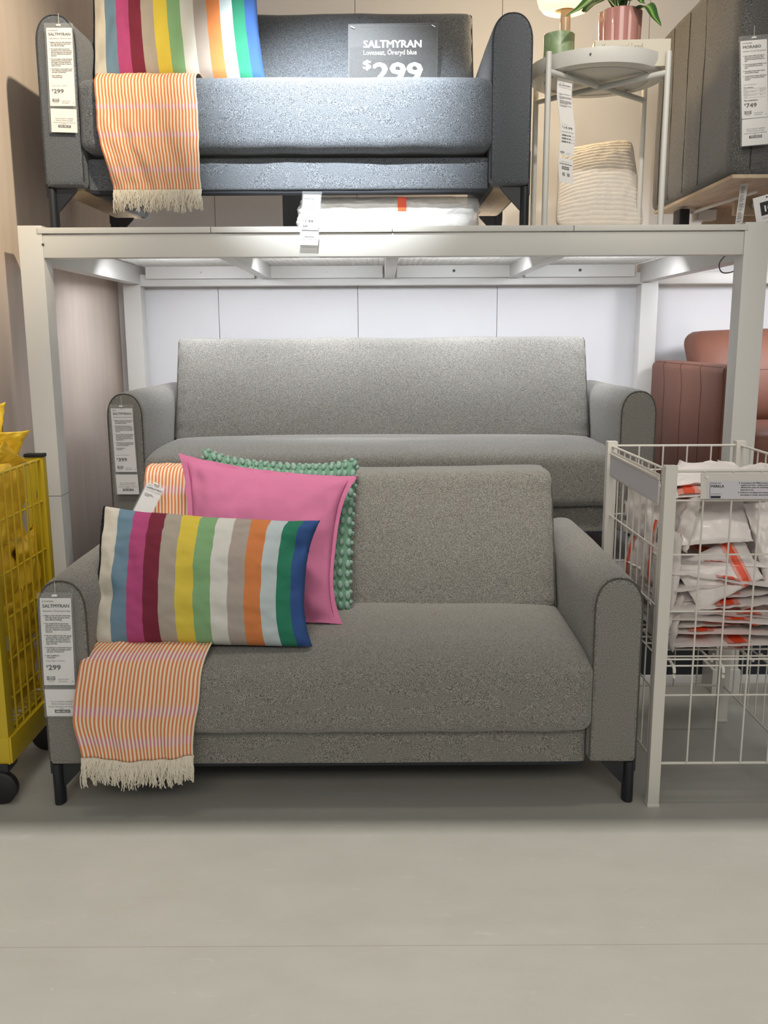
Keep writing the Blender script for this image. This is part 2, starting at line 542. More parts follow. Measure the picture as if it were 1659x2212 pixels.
# back wall of white panels with narrow dark joints
mb = MB()
seams = [-1.20, -0.746, -0.114, 0.518, 1.15, 1.782, 2.414, 3.05]
mb.box(-1.30, 3.3, WALL_Y + 0.012, WALL_Y + 0.08, 0, 3.0)
wb = struct('wall_back', mb, M['gap'])
for a, b in zip(seams, seams[1:]):
    MB().box(a + 0.0012, b - 0.0012, WALL_Y, WALL_Y + 0.012, 0, 3.0).build('wall_panel', M['wall'], wb, False)
# pale birch side wall
wl = struct('wall_left', MB().box(-1.30, -1.20, 2.62, WALL_Y + 0.08, 0, 3.0), M['birch'])
MB().box(-1.32, -1.199, 2.595, 2.62, 0, 3.0).build('edge_strip', M['oak'], wl, False)

# ================================================================== PLATFORM under the lower sofas
pf = empty('display_platform', (0.6, 2.985, 0), label='low grey platform with dark skirt carrying the long middle sofa', cat='platform')
MB().box(-1.64, 2.2, 0.0, 1.095, 0.37, PLAT_Z, 0.003).build('platform_top', M['platform'], pf)
MB().box(-1.62, 2.2, 0.006, 0.03, 0.03, 0.37).build('skirt', M['dark'], pf, False)
MB().box(-1.62, 2.2, 0.0, 0.03, 0.0, 0.030, 0.002).build('kick_strip', M['white'], pf)

# ================================================================== WHITE DISPLAY RACK
rk = empty('display_rack', (0, 2.9, 0), label='white steel display rack carrying the blue grey loveseat above the lower sofas', cat='rack')
FY0, BY1 = 2.90, 4.17


def rbox(name, x0, x1, y0, y1, z0, z1, mat=M['rack'], bev=0.003, parent=None):
    return MB().box(x0, x1, y0 - 2.9, y1 - 2.9, z0, z1, bev).build(name, mat, parent or rk)


PX = [(-1.127, -1.052), (1.119, 1.197)]
for (a, b) in PX:
    p = rbox('post', a, b, 2.90, 2.975, 0, 1.537)
    MB().box(a - 0.0006, b + 0.0006, -0.0006, 0.0756, 0.690, 0.6913).build('joint_line', M['ink_grey'], p, False)
    MB().box(a - 0.012, b + 0.004, -0.012, 0.088, 0.0, 0.085, 0.002).build('base_sleeve', M['rack'], p)
for (a, b) in [(-1.145, -1.068), (1.139, 1.214)]:
    rbox('post', a, b, 4.09, BY1, 0, 1.51)
rbox('front_beam', -1.052, 1.119, 2.903, 2.955, 1.440, 1.510, bev=0.004)
bb = rbox('back_beam', -1.068, 1.139, 4.09, 4.15, 1.420, 1.470, bev=0.004)
rbox('back_beam', 1.214, 2.3, 4.09, 4.15, 1.420, 1.470, bev=0.004)
rbox('front_beam', 1.197, 2.3, 2.903, 2.955, 1.440, 1.510, bev=0.004)
rbox('side_beam', -1.118, -1.066, 2.975, 4.09, 1.428, 1.505, bev=0.004)
rbox('side_beam', 1.130, 1.190, 2.975, 4.09, 1.428, 1.505, bev=0.004)
JX = [-0.510, 0.030, 0.575]
for jx in JX:
    rbox('joist', jx - 0.022, jx + 0.022, 2.955, 4.09, 1.448, 1.500)
# little dark screw heads on the left post
for z in (1.50,):
    MB().tube([(-1.0515, -0.001, z - 0.02), (-1.0515, 0.012, z - 0.02)], 0.004, 8).build('screw', M['gap'], rk)

# shelf panels lying in the rack: board with rear flange and expanded metal below
bays = [(-1.066, -0.53), (-0.53, 0.030), (0.030, 0.590), (0.590, 1.130)]
names_bay = ['leftmost white shelf panel of the rack, left of the orange throw end', 'white shelf panel of the rack beneath the left half of the blue grey loveseat',
             'white shelf panel of the rack under the right half of the blue grey sofa', 'rightmost white shelf panel of the rack, under the round tray table']
for (a, b), lb in zip(bays, names_bay):
    t = empty('metal_shelf', ((a + b) / 2, 2.9, 1.512), label=lb, cat='shelf', group='shelf panels of the white rack')
    hw = (b - a) / 2 - 0.001
    MB().box(-hw, hw, 0.0105, 1.25, 0.008, 0.0178).build('top_sheet', M['rack'], t, False)
    MB().box(-hw, hw, -0.004, 0.010, 0.0005, 0.018, 0.002).build('front_lip', M['rack'], t)
    # expanded metal: zigzag ribbons
    mb = MB()
    y = 0.06
    row = 0
    while y < 1.19:
        pts = []
        n = 22
        for k in range(n + 1):
            x = -hw + 0.02 + (2 * hw - 0.04) * k / n
            pts.append((x, y + (0.0105 if (k + row) % 2 else -0.0105), -0.008))
        mb.tube(pts, 0.0028, 4, cap=False)
        y += 0.0212
        row += 1
    mb.build('expanded_metal', M['rack'], t, False)
    # flange with scalloped upper edge and screw
    mb = MB()
    fl = []
    x0, x1 = -hw + 0.03, hw - 0.03
    mb.box(x0, x1, 1.165, 1.170, -0.062, -0.010)
    mb.build('rear_flange', M['rack'], t, False)
    MB().tube([(0, 1.158, -0.034), (0, 1.166, -0.034)], 0.006, 12).build('screw', M['gap'] if a > 0 else M['rack'], t)
# thin cable under the right beam
mbp = catmull([(1.095, 2.97, 1.452), (1.10, 3.05, 1.425), (1.13, 3.1, 1.40), (1.17, 3.10, 1.405), (1.19, 3.02, 1.44)], 8)
tag(MB().tube(mbp, 0.0022, 6).build('power_cable', M['ink_grey']), 'thin grey cable looping under the right end of the white rack', 'cable')


# ================================================================== SOFAS
def arm_profile(a, zb, zt, inset=0.0, n=18):
    """closed outline (x,z) of the arm front, centred on x=0"""
    hw = a / 2 - inset
    top = zt - inset
    bot = zb + inset
    rt = 0.085
    pts = [(-hw + 0.008, bot), (-hw, bot + 0.012)]
    for k in range(n + 1):
        t = math.pi * k / n
        cx, sx = math.cos(t), math.sin(t)
        pts.append((-hw * math.copysign(abs(cx) ** 0.86, cx), top - rt + rt * sx ** 0.86))
    pts += [(hw, bot + 0.012), (hw - 0.008, bot)]
    return pts


def make_sofa(name, label, W, fab, pipe, loc, leg_h=0.118, group=None, seed=0, base_h=0.100, lift=0.0, seat_dz=0.0, seat_dh=0.0):
    t = empty(name, loc, label=label, cat='sofa', group=group)
    a, D = 0.126, 0.78
    zb, zt = leg_h, 0.610
    xi = W / 2 - a
    for sx in (-1, 1):
        # arm loft
        mb = MB()
        secs = [(0.0, 0.012), (0.003, 0.005), (0.010, 0.001), (0.03, 0.0), (0.25, -0.002), (0.5, -0.001), (D - 0.02, 0.0), (D, 0.012)]
        rings = []
        for (y, ins) in secs:
            pr = arm_profile(a, zb, zt, ins)
            ring = []
            for (x, z) in pr:
                w_ = 0.0022 * fbm((x * 4 + seed, y * 3, z * 3), 2.0)
                ring.append(mb.bm.verts.new((sx * (xi + a / 2 + x) + w_, y, z + w_)))
            rings.append(ring)
        for A, B in zip(rings, rings[1:]):
            for k in range(len(A)):
                mb.bm.faces.new((A[k], A[(k + 1) % len(A)], B[(k + 1) % len(A)], B[k]))
        mb.bm.faces.new(rings[0]); mb.bm.faces.new(rings[-1])
        arm = mb.build('armrest', fab, t)
        pr = arm_profile(a, zb, zt, 0.004)
        pts = [(sx * (xi + a / 2 + x), 0.003, z) for (x, z) in pr]
        pts = pts[1:-1]
        MB().tube(pts, 0.0023, 6).build('piping', pipe, arm)
        # pale timber rail under the arm with dark cloth hem
        MB().box(sx * (xi + a / 2) - 0.045, sx * (xi + a / 2) + 0.045, 0.05, D - 0.05, zb - 0.007, zb + 0.004, 0.002).build('bottom_rail', M['ply'], arm)
        # legs: flat steel post with gusset
        for y0 in (0.012, D - 0.11):
            lx = sx * (W / 2 - 0.004)
            mb = MB()
            prof = []
            for k in range(16):
                an = 2 * math.pi * k / 16
                prof.append((lx - sx * 0.008 + 0.0145 * math.cos(an), y0 + 0.022 + 0.021 * math.sin(an)))
            mb.prism(prof, 'z', -lift, zb - 0.004)
            mb.box(min(lx - sx * 0.002, lx + sx * 0.006), max(lx - sx * 0.002, lx + sx * 0.006), y0 + 0.004, y0 + 0.040, zb - 0.03, zb + 0.10, 0.002)
            xa, xb_ = lx - sx * 0.012, lx - sx * 0.085
            tri = [(xa, zb - 0.004), (xb_, zb - 0.004), (xb_ + sx * 0.006, zb - 0.014), (xa - sx * 0.012, zb - 0.072), (xa, zb - 0.078)]
            mb.prism(tri, 'y', y0 + 0.016, y0 + 0.028)
            mb.build('leg', M['black'], t)
    # base between the arms
    def wbase(p, q):
        p = p.copy()
        if q.y < -0.5: p.y -= 0.004 * math.cos(q.x * 1.4) + 0.002 * fbm((p.x * 3 + seed, 0, p.z * 5), 2)
        return p
    MB().roundbox((0, 0.055, 0.108 + base_h / 2), (xi - 0.002, 0.027, base_h / 2), 0.006, 16, wbase).build('base', fab, t)
    MB().box(-xi + 0.005, xi - 0.005, 0.030, 0.083, 0.100, 0.109).build('staple_strip', M['blackcloth'], t, False)
    MB().box(-xi + 0.005, xi - 0.005, D - 0.05, D - 0.02, 0.235, 0.40).build('rear_rail', M['ply'], t, False)
    MB().box(-xi + 0.002, xi - 0.002, 0.06, D - 0.05, 0.213 + seat_dz, 0.226 + seat_dz).build('dust_cover', M['blackcloth'], t, False)
    # seat cushion
    def wseat(p, q):
        p = p.copy()
        if q.z > 0.2:
            p.z += 0.020 * (1 - q.x ** 6) * max(0, 1 - (q.y * 1.0) ** 2) * q.z
            fr = max(0, -q.y - 0.45) / 0.55
            p.z -= (0.020 - 0.4 * seat_dz) * fr ** 2 * q.z
        if q.y < -0.9:
            p.y -= 0.008 * math.cos(q.z * 1.4) * (1 - q.x ** 6)
        p.z += 0.003 * fbm((p.x * 2.2 + seed, p.y * 3, 0.3), 1.5) * (1 if q.z > 0 else 0.3)
        p.z += 0.0015 * math.sin(p.x * 31 + seed) * (1 if q.z < -0.8 and q.y < -0.8 else 0)
        p.y += 0.003 * fbm((p.x * 2.5, seed, p.z * 4), 2)
        return p
    MB().roundbox((0, 0.268, 0.3045 + seat_dz - seat_dh), (xi + 0.006, 0.288, 0.1000 + seat_dh), 0.032, 26, wseat).build('seat_cushion', fab, t)
    # backrest
    BH, BT = 0.202, 0.078
    def wback(p, q):
        p = p.copy()
        f = (p.z + BH) / (2 * BH)
        if q.y < -0.5:
            p.y -= 0.016 * (1 - q.x ** 6) * (1 - q.z ** 2) + 0.004
        # puckers near the ends
        e = max(0, (abs(q.x) - 0.88) / 0.12)
        p.y += 0.0035 * e * math.sin(p.z * 95 + 6 * abs(q.x) + seed) * (1 if q.y < 0 else 0)
        p.z += 0.005 * fbm((p.x * 1.7 + seed, 0, 1.0), 1.5) * (1 if q.z > 0.5 else 0)
        p.y += 0.004 * fbm((p.x * 3, p.z * 3, seed), 1.5)
        p.y += 0.135 * f
        return p
    bk = MB().roundbox((0, 0.505, 0.590), (xi - 0.006, BT, BH), 0.026, 26, wback).build('backrest', fab, t)
    for sx in (-1, 1):
        for dy in (-0.066, 0.066):
            pts = []
            for k in range(17):
                f = k / 16
                z = 0.590 - BH + 0.02 + (2 * BH - 0.036) * f
                pts.append((sx * (xi - 0.010), 0.505 + dy + 0.135 * f - 0.008 * (1 if dy < 0 else -1), z))
            pts.append((sx * (xi - 0.012), 0.505 + dy * 0.8 + 0.135, 0.590 + BH - 0.004))
            MB().tube(pts, 0.0021, 6).build('piping', pipe, bk)
    return t


sofa_front = make_sofa('loveseat', 'small grey beige tweed loveseat standing on the floor in front', 1.508, M['beige'], M['beige_pipe'], (-0.109, 2.15, 0), seed=1.3)
sofa_mid = make_sofa('sofa', 'long grey beige tweed sofa on the low platform behind the front loveseat', 1.90, M['beige'], M['beige_pipe'], (-0.006, 3.12, PLAT_Z), seed=4.1)
sofa_up = make_sofa('loveseat', 'blue grey loveseat standing up on top of the white rack', 1.500, M['blue'], M['blue_pipe'], (-0.293, 2.93, DECK_Z + 0.008), seed=8.2, base_h=0.094, lift=0.006, seat_dz=0.029, seat_dh=0.0095)


# ---- charcoal sofa on the rack, upper right
ch = empty('sofa', (1.08, 2.95, DECK_Z), label='charcoal wool sofa cut off by the right edge on top of the rack', cat='sofa')
def wch(p, q):
    p = p.copy()
    p.x += 0.004 * fbm((p.y * 3, p.z * 3, 2), 1.3)
    return p
arm = MB().roundbox((0.10, 0.43, 0.475), (0.10, 0.43, 0.325), 0.035, 18, wch).build('armrest', M['charcoal'], ch)
MB().roundbox((0.62, 0.45, 0.30), (0.42, 0.40, 0.14), 0.02, 10).build('base', M['charcoal'], ch)
MB().roundbox((0.62, 0.36, 0.50), (0.42, 0.36, 0.08), 0.04, 12).build('seat_cushion', M['charcoal'], ch)
MB().roundbox((0.62, 0.74, 0.62), (0.42, 0.10, 0.28), 0.05, 12).build('backrest', M['charcoal'], ch)
for yy in (0.30, 0.47, 0.64, 0.76):
    MB().tube([(-0.0015 + 0.004 * fbm((yy * 3, z * 3, 2), 1.3), yy, z) for z in [0.17 + 0.6 * k / 12 for k in range(13)]], 0.0013, 5).build('seam', M['char_pipe'], arm)
MB().tube(catmull([(0.06, -0.001, 0.17), (0.06, -0.003, 0.24), (0.075, -0.003, 0.27), (0.20, -0.003, 0.275)], 6), 0.0012, 5).build('seam', M['char_pipe'], arm)
mb = MB().box(0.012, 1.0, 0.012, 0.845, 0.146, 0.157)
mb.build('underside_board', M['ply'], ch, False)
MB().box(0.17, 1.0, 0.40, 0.425, 0.085, 0.147).box(0.17, 1.0, 0.72, 0.74, 0.06, 0.147).build('cross_rail', M['ply'], ch, False)
MB().tube([(0.235, 0.38, 0.115), (0.235, 0.40, 0.115)], 0.013, 16).build('bolt', M['steel'], ch)
MB().box(0.13, 0.20, 0.66, 0.74, 0.10, 0.138, 0.004).build('leg_bracket', M['white'], ch)
MB().box(0.045, 0.085, 0.62, 0.70, 0.0, 0.137, 0.008).build('leg', M['black'], ch)
MB().box(0.175, 0.215, 0.06, 0.12, 0.0, 0.137, 0.008).build('leg', M['black'], ch)
MB().box(0.90, 0.94, 0.06, 0.12, 0.0, 0.137, 0.008).build('leg', M['black'], ch)
MB().tube([(0.10, 0.64, 0.125), (0.17, 0.20, 0.135)], 0.006, 6).build('brace', M['white'], ch)

# ---- cognac leather sofa, right, on the platform
le = empty('sofa', (1.19, 3.20, PLAT_Z), label='cognac leather sofa at the right behind the white post', cat='sofa')
def wle(p, q):
    p = p.copy()
    p.x += 0.003 * fbm((p.y * 4, p.z * 4, 7), 1.2)
    if q.x < -0.9:
        p.x += 0.004 * abs(math.sin((p.y + 0.42) / 0.85 * math.pi * 4)) ** 0.4 * -1
    return p
arm = MB().roundbox((0.058, 0.43, 0.39), (0.058, 0.43, 0.30), 0.028, 22, wle).build('armrest', M['leather'], le)
for yy in (0.20, 0.43, 0.65):
    MB().tube(hug(arm, [(-0.02, yy, 0.10), (-0.02, yy, 0.60), (-0.01, yy + 0.02, 0.66), (0.01, yy + 0.06, 0.71)], 10), 0.0016, 5).build('seam', M['leather_seam'], arm)
MB().tube(hug(arm, [(-0.02, -0.02, 0.12), (-0.02, -0.02, 0.60), (-0.01, 0.0, 0.70), (-0.01, 0.4, 0.71), (-0.01, 0.84, 0.71)], 12), 0.0018, 5).build('seam', M['leather_seam'], arm)
MB().roundbox((0.60, 0.42, 0.20), (0.48, 0.40, 0.10), 0.03, 12).build('base', M['leather'], le)
MB().roundbox((0.60, 0.32, 0.37), (0.48, 0.32, 0.085), 0.045, 16).build('seat_cushion', M['leather'], le)
def wlb(p, q):
    p = p.copy()
    p.y += 0.10 * q.z + 0.05 * q.z * q.z - 0.02 * (1 - q.x ** 4) * (1 - q.z ** 2) * (1 if q.y < 0 else -1)
    p.z += 0.015 * (1 - q.x ** 2) * (1 if q.z > 0 else 0)
    p.x += 0.006 * fbm((p.y * 5, p.z * 5, p.x * 3), 1)
    return p
bk = MB().roundbox((0.60, 0.66, 0.615), (0.48, 0.10, 0.195), 0.07, 20, wlb).build('back_cushion', M['leather'], le)
MB().tube(hug(bk, catmull([(0.155, 0.48, 0.685), (0.22, 0.45, 0.715), (0.32, 0.44, 0.728), (0.6, 0.44, 0.73), (1.05, 0.44, 0.72)], 6), 2), 0.0015, 5).build('seam', M['leather_seam'], bk)
for xx in (0.05, 1.0):
    MB().box(xx, xx + 0.05, 0.05, 0.10, 0, 0.10, 0.005).build('leg', M['black'], le)
    MB().box(xx, xx + 0.05, 0.75, 0.80, 0, 0.10, 0.005).build('leg', M['black'], le)


# ================================================================== THROWS
def arc_v(path, pts):
    P = catmull([(0, y, z) for (y, z) in path], 10)
    L = [0]
    for a, b in zip(P, P[1:]): L.append(L[-1] + (b - a).length)
    out = []
    for q in pts:
        k = min(range(len(P)), key=lambda i: (P[i].y - q[0]) ** 2 + (P[i].z - q[1]) ** 2)
        out.append(L[k] / L[-1])
    return out


PATH_A = [(2.845, 0.70), (2.840, 0.775), (2.800, 0.803), (2.745, 0.806), (2.695, 0.800), (2.668, 0.768), (2.630, 0.64), (2.585, 0.50), (2.565, 0.448), (2.53, 0.433),
          (2.44, 0.437), (2.32, 0.438), (2.20, 0.424), (2.148, 0.398), (2.124, 0.36), (2.116, 0.30), (2.116, 0.23), (2.118, 0.160)]
PATH_B = [(3.35, 1.985), (3.2, 1.995), (3.05, 1.992), (2.965, 1.982), (2.925, 1.966), (2.902, 1.93), (2.897, 1.84), (2.898, 1.76), (2.905, 1.70), (2.915, 1.660), (2.917, 1.640)]
M['throw'] = throw_mat('striped_cotton', 31, arc_v(PATH_A, [(2.66, 0.745), (2.64, 0.67), (2.16, 0.408), (2.116, 0.289), (2.117, 0.210)]))
M['throw_up'] = throw_mat('striped_cotton_upper', 31, arc_v(PATH_B, [(2.90, 1.875), (2.898, 1.795), (2.906, 1.700)]))
def make_throw(label, path, xl, xr, mat, group, fringe_len, seed=0, bottom_sag=None, wr=1.0):
    """path: world (y,z) list from the top to the hanging end; xl/xr: piecewise widths along path"""
    P = catmull([(0, y, z) for (y, z) in path], 10)
    L = [0]
    for a, b in zip(P, P[1:]): L.append(L[-1] + (b - a).length)
    T = L[-1]
    def samp(v):
        s = v * T
        for i in range(len(P) - 1):
            if L[i + 1] >= s - 1e-9:
                f = (s - L[i]) / max(1e-9, L[i + 1] - L[i])
                return P[i].lerp(P[i + 1], f), (P[i + 1] - P[i]).normalized()
        return P[-1], (P[-1] - P[-2]).normalized()
    def lerpw(tab, v):
        for (a, xa), (b, xb) in zip(tab, tab[1:]):
            if v <= b + 1e-9:
                f = (v - a) / max(1e-9, b - a)
                f = f * f * (3 - 2 * f)
                return xa + (xb - xa) * f
        return tab[-1][1]
    sag = bottom_sag or (lambda u: 0)
    def f(u, v):
        p, t = samp(v)
        x = lerpw(xl, v) + (lerpw(xr, v) - lerpw(xl, v)) * u
        nrm = Vector((0, -t.z, t.y))
        if nrm.y > 0: nrm = -nrm if t.z < -0.3 else nrm
        nrm = Vector((0, t.z, -t.y))  # outward: front / up
        k = (0.5 + 0.5 * fbm((u * 3 + seed, v * 6, 0.2), 2.0)) * 0.006 * wr
        fold = 0.010 * wr * max(0, v - 0.62) * (math.sin(u * 15 + 3 * math.sin(v * 5 + seed)) + 0.6 * math.sin(u * 31 - v * 26 + seed))
        q = Vector((x + 0.003 * fbm((v * 9, seed, 0)), p.y, p.z)) + nrm * (k + fold + 0.002)
        q.z += sag(u) * max(0, (v - 0.8) / 0.2)
        return q
    t = tag(MB().grid(90, 130, f).build('throw_blanket', mat), label, 'throw blanket', group)
    sm = t.modifiers.new('thickness', 'SOLIDIFY'); sm.thickness = 0.0022; sm.offset = 0
    # fringe
    mb = MB()
    rnd = random.Random(seed)
    N = 420
    for i in range(N):
        u = (i + rnd.random()) / N
        p = f(u, 1.0)
        clump = math.floor(u * 26) / 26 + 0.5 / 26
        tx = f(clump, 1.0).x - p.x
        ln = fringe_len * (0.80 + 0.28 * rnd.random()) * (0.85 + 0.15 * math.sin(clump * 90))
        sw = rnd.uniform(-0.009, 0.009)
        lay = rnd.uniform(-0.004, 0.003); lay2 = rnd.random()
        pts = []
        for k in range(6):
            g = k / 5
            pts.append((p.x + tx * g * 0.85 + sw * g * g + 0.003 * math.sin(g * 7 + i), p.y - 0.004 * math.sin(g * 3) + lay - 0.010 * wr * g * lay2, p.z - ln * g + 0.002))
        mb.tube(pts, 0.0017, 4, cap=False, r2=0.0010)
    mb.build('fringe', M['fringe'], t, kind='stuff', label='cream knotted fringe')
    MB().tube([f(k / 40, 1.0) for k in range(41)], 0.0022, 5).build('hem', M['throw_hem'], t)
    return t


M['throw_hem'] = plain('orange_hem', (0.70, 0.30, 0.16), 0.95)
S = sofa_front.location
make_throw('orange and cream striped throw draped over back and seat of the front loveseat',
           PATH_A,
           [(0, -0.725), (0.35, -0.71), (0.60, -0.722), (0.74, -0.735), (0.82, -0.762), (0.92, -0.775), (1, -0.762)],
           [(0, -0.40), (0.5, -0.41), (0.68, -0.43), (0.74, -0.436), (0.85, -0.458), (1, -0.484)],
           M['throw'], 'striped throws', 0.073, seed=2.0, bottom_sag=lambda u: -0.014 * math.sin(min(1, u * 1.05) * math.pi))
make_throw('orange and cream striped throw hanging over the front of the blue grey loveseat',
           PATH_B,
           [(0, -0.87), (0.5, -0.865), (0.75, -0.858), (1, -0.828)],
           [(0, -0.56), (0.5, -0.560), (0.75, -0.553), (1, -0.556)],
           M['throw_up'], 'striped throws', 0.066, seed=5.0, wr=1.1)


# ================================================================== CUSHIONS
def pillow_fn(c, puff, pinch, seed, nrm_sign=1, crumple=0.004, flange=0.0, edge=0.0, rc=0.0):
    """c: TL, TR, BR, BL world points. returns f(u,v,side)"""
    TL, TR, BR, BL = [Vector(p) for p in c]
    nr = (TR - TL).cross(BL - TL).normalized()
    if nr.y > 0: nr = -nr       # towards the camera side
    ux = ((TR - TL) + (BR - BL)).normalized()
    vz = ((BL - TL) + (BR - TR)).normalized()
    w_, h_ = (TR - TL).length, (BL - TL).length
    def f(u, v, side):
        base = TL.lerp(TR, u).lerp(BL.lerp(BR, u), v)
        a, b = 2 * u - 1, 2 * v - 1
        # concave edges
        pl_, pr_, pt_, pb_ = pinch if len(pinch) == 4 else (pinch[0], pinch[0], pinch[1], pinch[1])
        base += -ux * a * (pl_ if a < 0 else pr_) * (1 - abs(b) ** 3) * abs(a) ** 1.5
        base += -vz * b * (pt_ if b < 0 else pb_) * (1 - abs(a) ** 3) * abs(b) ** 1.5
        if rc:
            k_ = rc * (abs(a) ** 7) * (abs(b) ** 7)
            base = base.lerp((TL + TR + BR + BL) / 4, k_)
        fa, fb = a, b
        if flange:
            fa = max(-1, min(1, a / (1 - flange * h_ / w_ if w_ > h_ else 1 - flange)))
            fb = max(-1, min(1, b / (1 - flange)))
        A = max(0.0, 1 - fa * fa); B = max(0.0, 1 - fb * fb)
        th = puff * (A ** 0.40) * (B ** 0.40) * (0.74 + 0.26 * A * B)
        # gathers running in from the side seams near the corners
        for (ca, cb, q0) in ((1, -0.45, 9.0), (1, 0.55, 11.0), (-1, 0.35, 10.0), (-1, -0.6, 8.0)):
            g_ = math.exp(-((b - cb) * 7) ** 2) * max(0.0, (a * ca - 0.62) / 0.38)
            th -= crumple * 1.3 * g_ * min(1, 6 * A)
        wr = crumple * fbm((u * 3 + seed, v * 3, side * 3.0), 2.0) * min(1, 5 * min(A, B))
        wr += crumple * 0.7 * math.sin((b * 5 + a * 2 + seed) * 2.2) * max(0, abs(a) - 0.72) * 2.5 * min(1, 5 * min(A, B))
        wr2 = edge * fbm((u * 5, v * 5, seed), 1.0)
        return base + nr * ((th + wr) * side + wr2 + 0.0015 * side)
    return f, nr


def make_pillow(name, label, cat, corners, puff, pinch, mat, group=None, seed=0, n=(56, 40), back_mat=None, flange=0.0, crumple=0.004, edge=0.0, rc=0.0):
    f, nr = pillow_fn(corners, puff, pinch, seed, crumple=crumple, flange=flange, edge=edge, rc=rc)
    mb = MB()
    mb.grid(n[0], n[1], lambda u, v: f(u, v, 1))
    nf = len(mb.bm.faces)
    mb.grid(n[0], n[1], lambda u, v: f(u, v, -1))
    mb.bm.faces.ensure_lookup_table()
    if back_mat:
        for i in range(nf, len(mb.bm.faces)): mb.bm.faces[i].material_index = 1
    # stitch borders
    bnd = [v for v in mb.bm.verts if v.is_boundary]
    bmesh.ops.remove_doubles(mb.bm, verts=bnd, dist=0.0045)
    o = mb.build(name, [mat, back_mat] if back_mat else mat)
    tag(o, label, cat, group)
    return o, f, nr


# green bobbled cushion against the backrest
gc = [at(437, 968, 2.69), at(774, 990, 2.69), at(758, 1322, 2.50), at(445, 1322, 2.50)]
gp, gf, gn = make_pillow('cushion', 'mint green cushion with chenille bobbles, mostly hidden behind the pink one', 'cushion', gc, 0.046, (0.008, 0.008, 0.034, 0.004), M['mint'], seed=3, flange=0.0)
mb = MB()
rnd = random.Random(5)
for j in range(15):
    for i in range(21):
        u = (i + 0.5 + rnd.uniform(-.14, .14)) / 21
        v = (j + 0.5 + rnd.uniform(-.08, .08)) / 15
        p = gf(u, v, 1)
        tu = (gf(min(1, u + 0.01), v, 1) - gf(max(0, u - 0.01), v, 1)).normalized()
        tv = (gf(u, min(1, v + 0.01), 1) - gf(u, max(0, v - 0.01), 1)).normalized()
        nn = tu.cross(tv).normalized()
        if nn.dot(gn) < 0: nn = -nn
        k_ = rnd.uniform(0.88, 1.1)
        ra, rb, rc = 0.0078 * k_, 0.0122 * k_, 0.0068
        r = bmesh.ops.create_icosphere(mb.bm, subdivisions=2, radius=1)
        for vv in r['verts']:
            q = vv.co.copy()
            q *= 1 + 0.10 * noise.noise(q * 2.5 + p * 40)
            vv.co = p + nn * 0.002 + tu * q.x * ra + tv * q.y * rb + nn * q.z * rc
# knobby rim along top and sides
for (A, B, n) in (((0, 0), (1, 0), 24), ((1, 0), (1, 1), 16), ((0, 0), (0, 1), 16), ((0, 1), (1, 1), 24)):
    for i in range(1, n):
        u = A[0] + (B[0] - A[0]) * i / n; v = A[1] + (B[1] - A[1]) * i / n
        p = gf(u, v, 1)
        r = bmesh.ops.create_icosphere(mb.bm, subdivisions=2, radius=0.0074)
        for vv in r['verts']: vv.co = vv.co + p
mb.build('chenille_bobbles', M['tuft'], gp)

# pink cushion with flange
pc = [at(386, 978, 2.615), at(775, 1026, 2.60), at(741, 1349, 2.36), at(395, 1345, 2.37)]
pp, pff, pn = make_pillow('cushion', 'plain pink cotton cushion leaning behind the multicoloured striped one', 'cushion', pc, 0.072, (0.022, 0.044, 0.020, 0.006), M['pink'], seed=1.5, flange=0.085, crumple=0.0075, edge=0.006)
mb = MB()
st = []
e = 0.042
loop = [(e + (1 - 2 * e) * k / 30, e) for k in range(30)] + [(1 - e, e + (1 - 2 * e) * k / 30) for k in range(30)] + \
       [(1 - e - (1 - 2 * e) * k / 30, 1 - e) for k in range(30)] + [(e, 1 - e - (1 - 2 * e) * k / 30) for k in range(30)]
mb.tube([pff(u, v, 1) + pn * 0.0006 for (u, v) in loop], 0.0010, 5, closed=True)
mb.build('stitch_line', M['pinkstitch'], pp)

# striped lumbar cushion in front
fc = [at(217, 1088, 2.43), at(701, 1120, 2.36), at(683, 1402, 2.20), at(195, 1396, 2.205)]
fp, ff, fn_ = make_pillow('cushion', 'multicoloured vertically striped lumbar cushion lying on the front loveseat', 'cushion', fc, 0.085, (0.008, 0.040, 0.022, 0.008), M['pillow'], 'multicoloured striped cushions', seed=2.2, back_mat=M['blackcanvas'], n=(96, 60), crumple=0.011, edge=0.004, rc=0.035)
# black corner peeping behind the striped cushion
f2, n2 = pillow_fn([at(216, 1088, 2.455), at(420, 1120, 2.455), at(420, 1385, 2.30), at(207, 1385, 2.30)], 0.03, (0.012, 0.01), 5)
# striped cushion on the upper loveseat
uc = [at(193, -160, 3.36), at(556, -165, 3.33), at(577, 176, 3.08), at(197, 180, 3.06)]
up, uf, un = make_pillow('cushion', 'multicoloured striped cushion standing on the blue grey loveseat, cut by the top edge', 'cushion', uc, 0.080, (0.010, 0.018, 0.01, 0.008), M['pillow'], 'multicoloured striped cushions', seed=6.2, back_mat=M['blackcanvas'], n=(84, 52), crumple=0.008, rc=0.02)

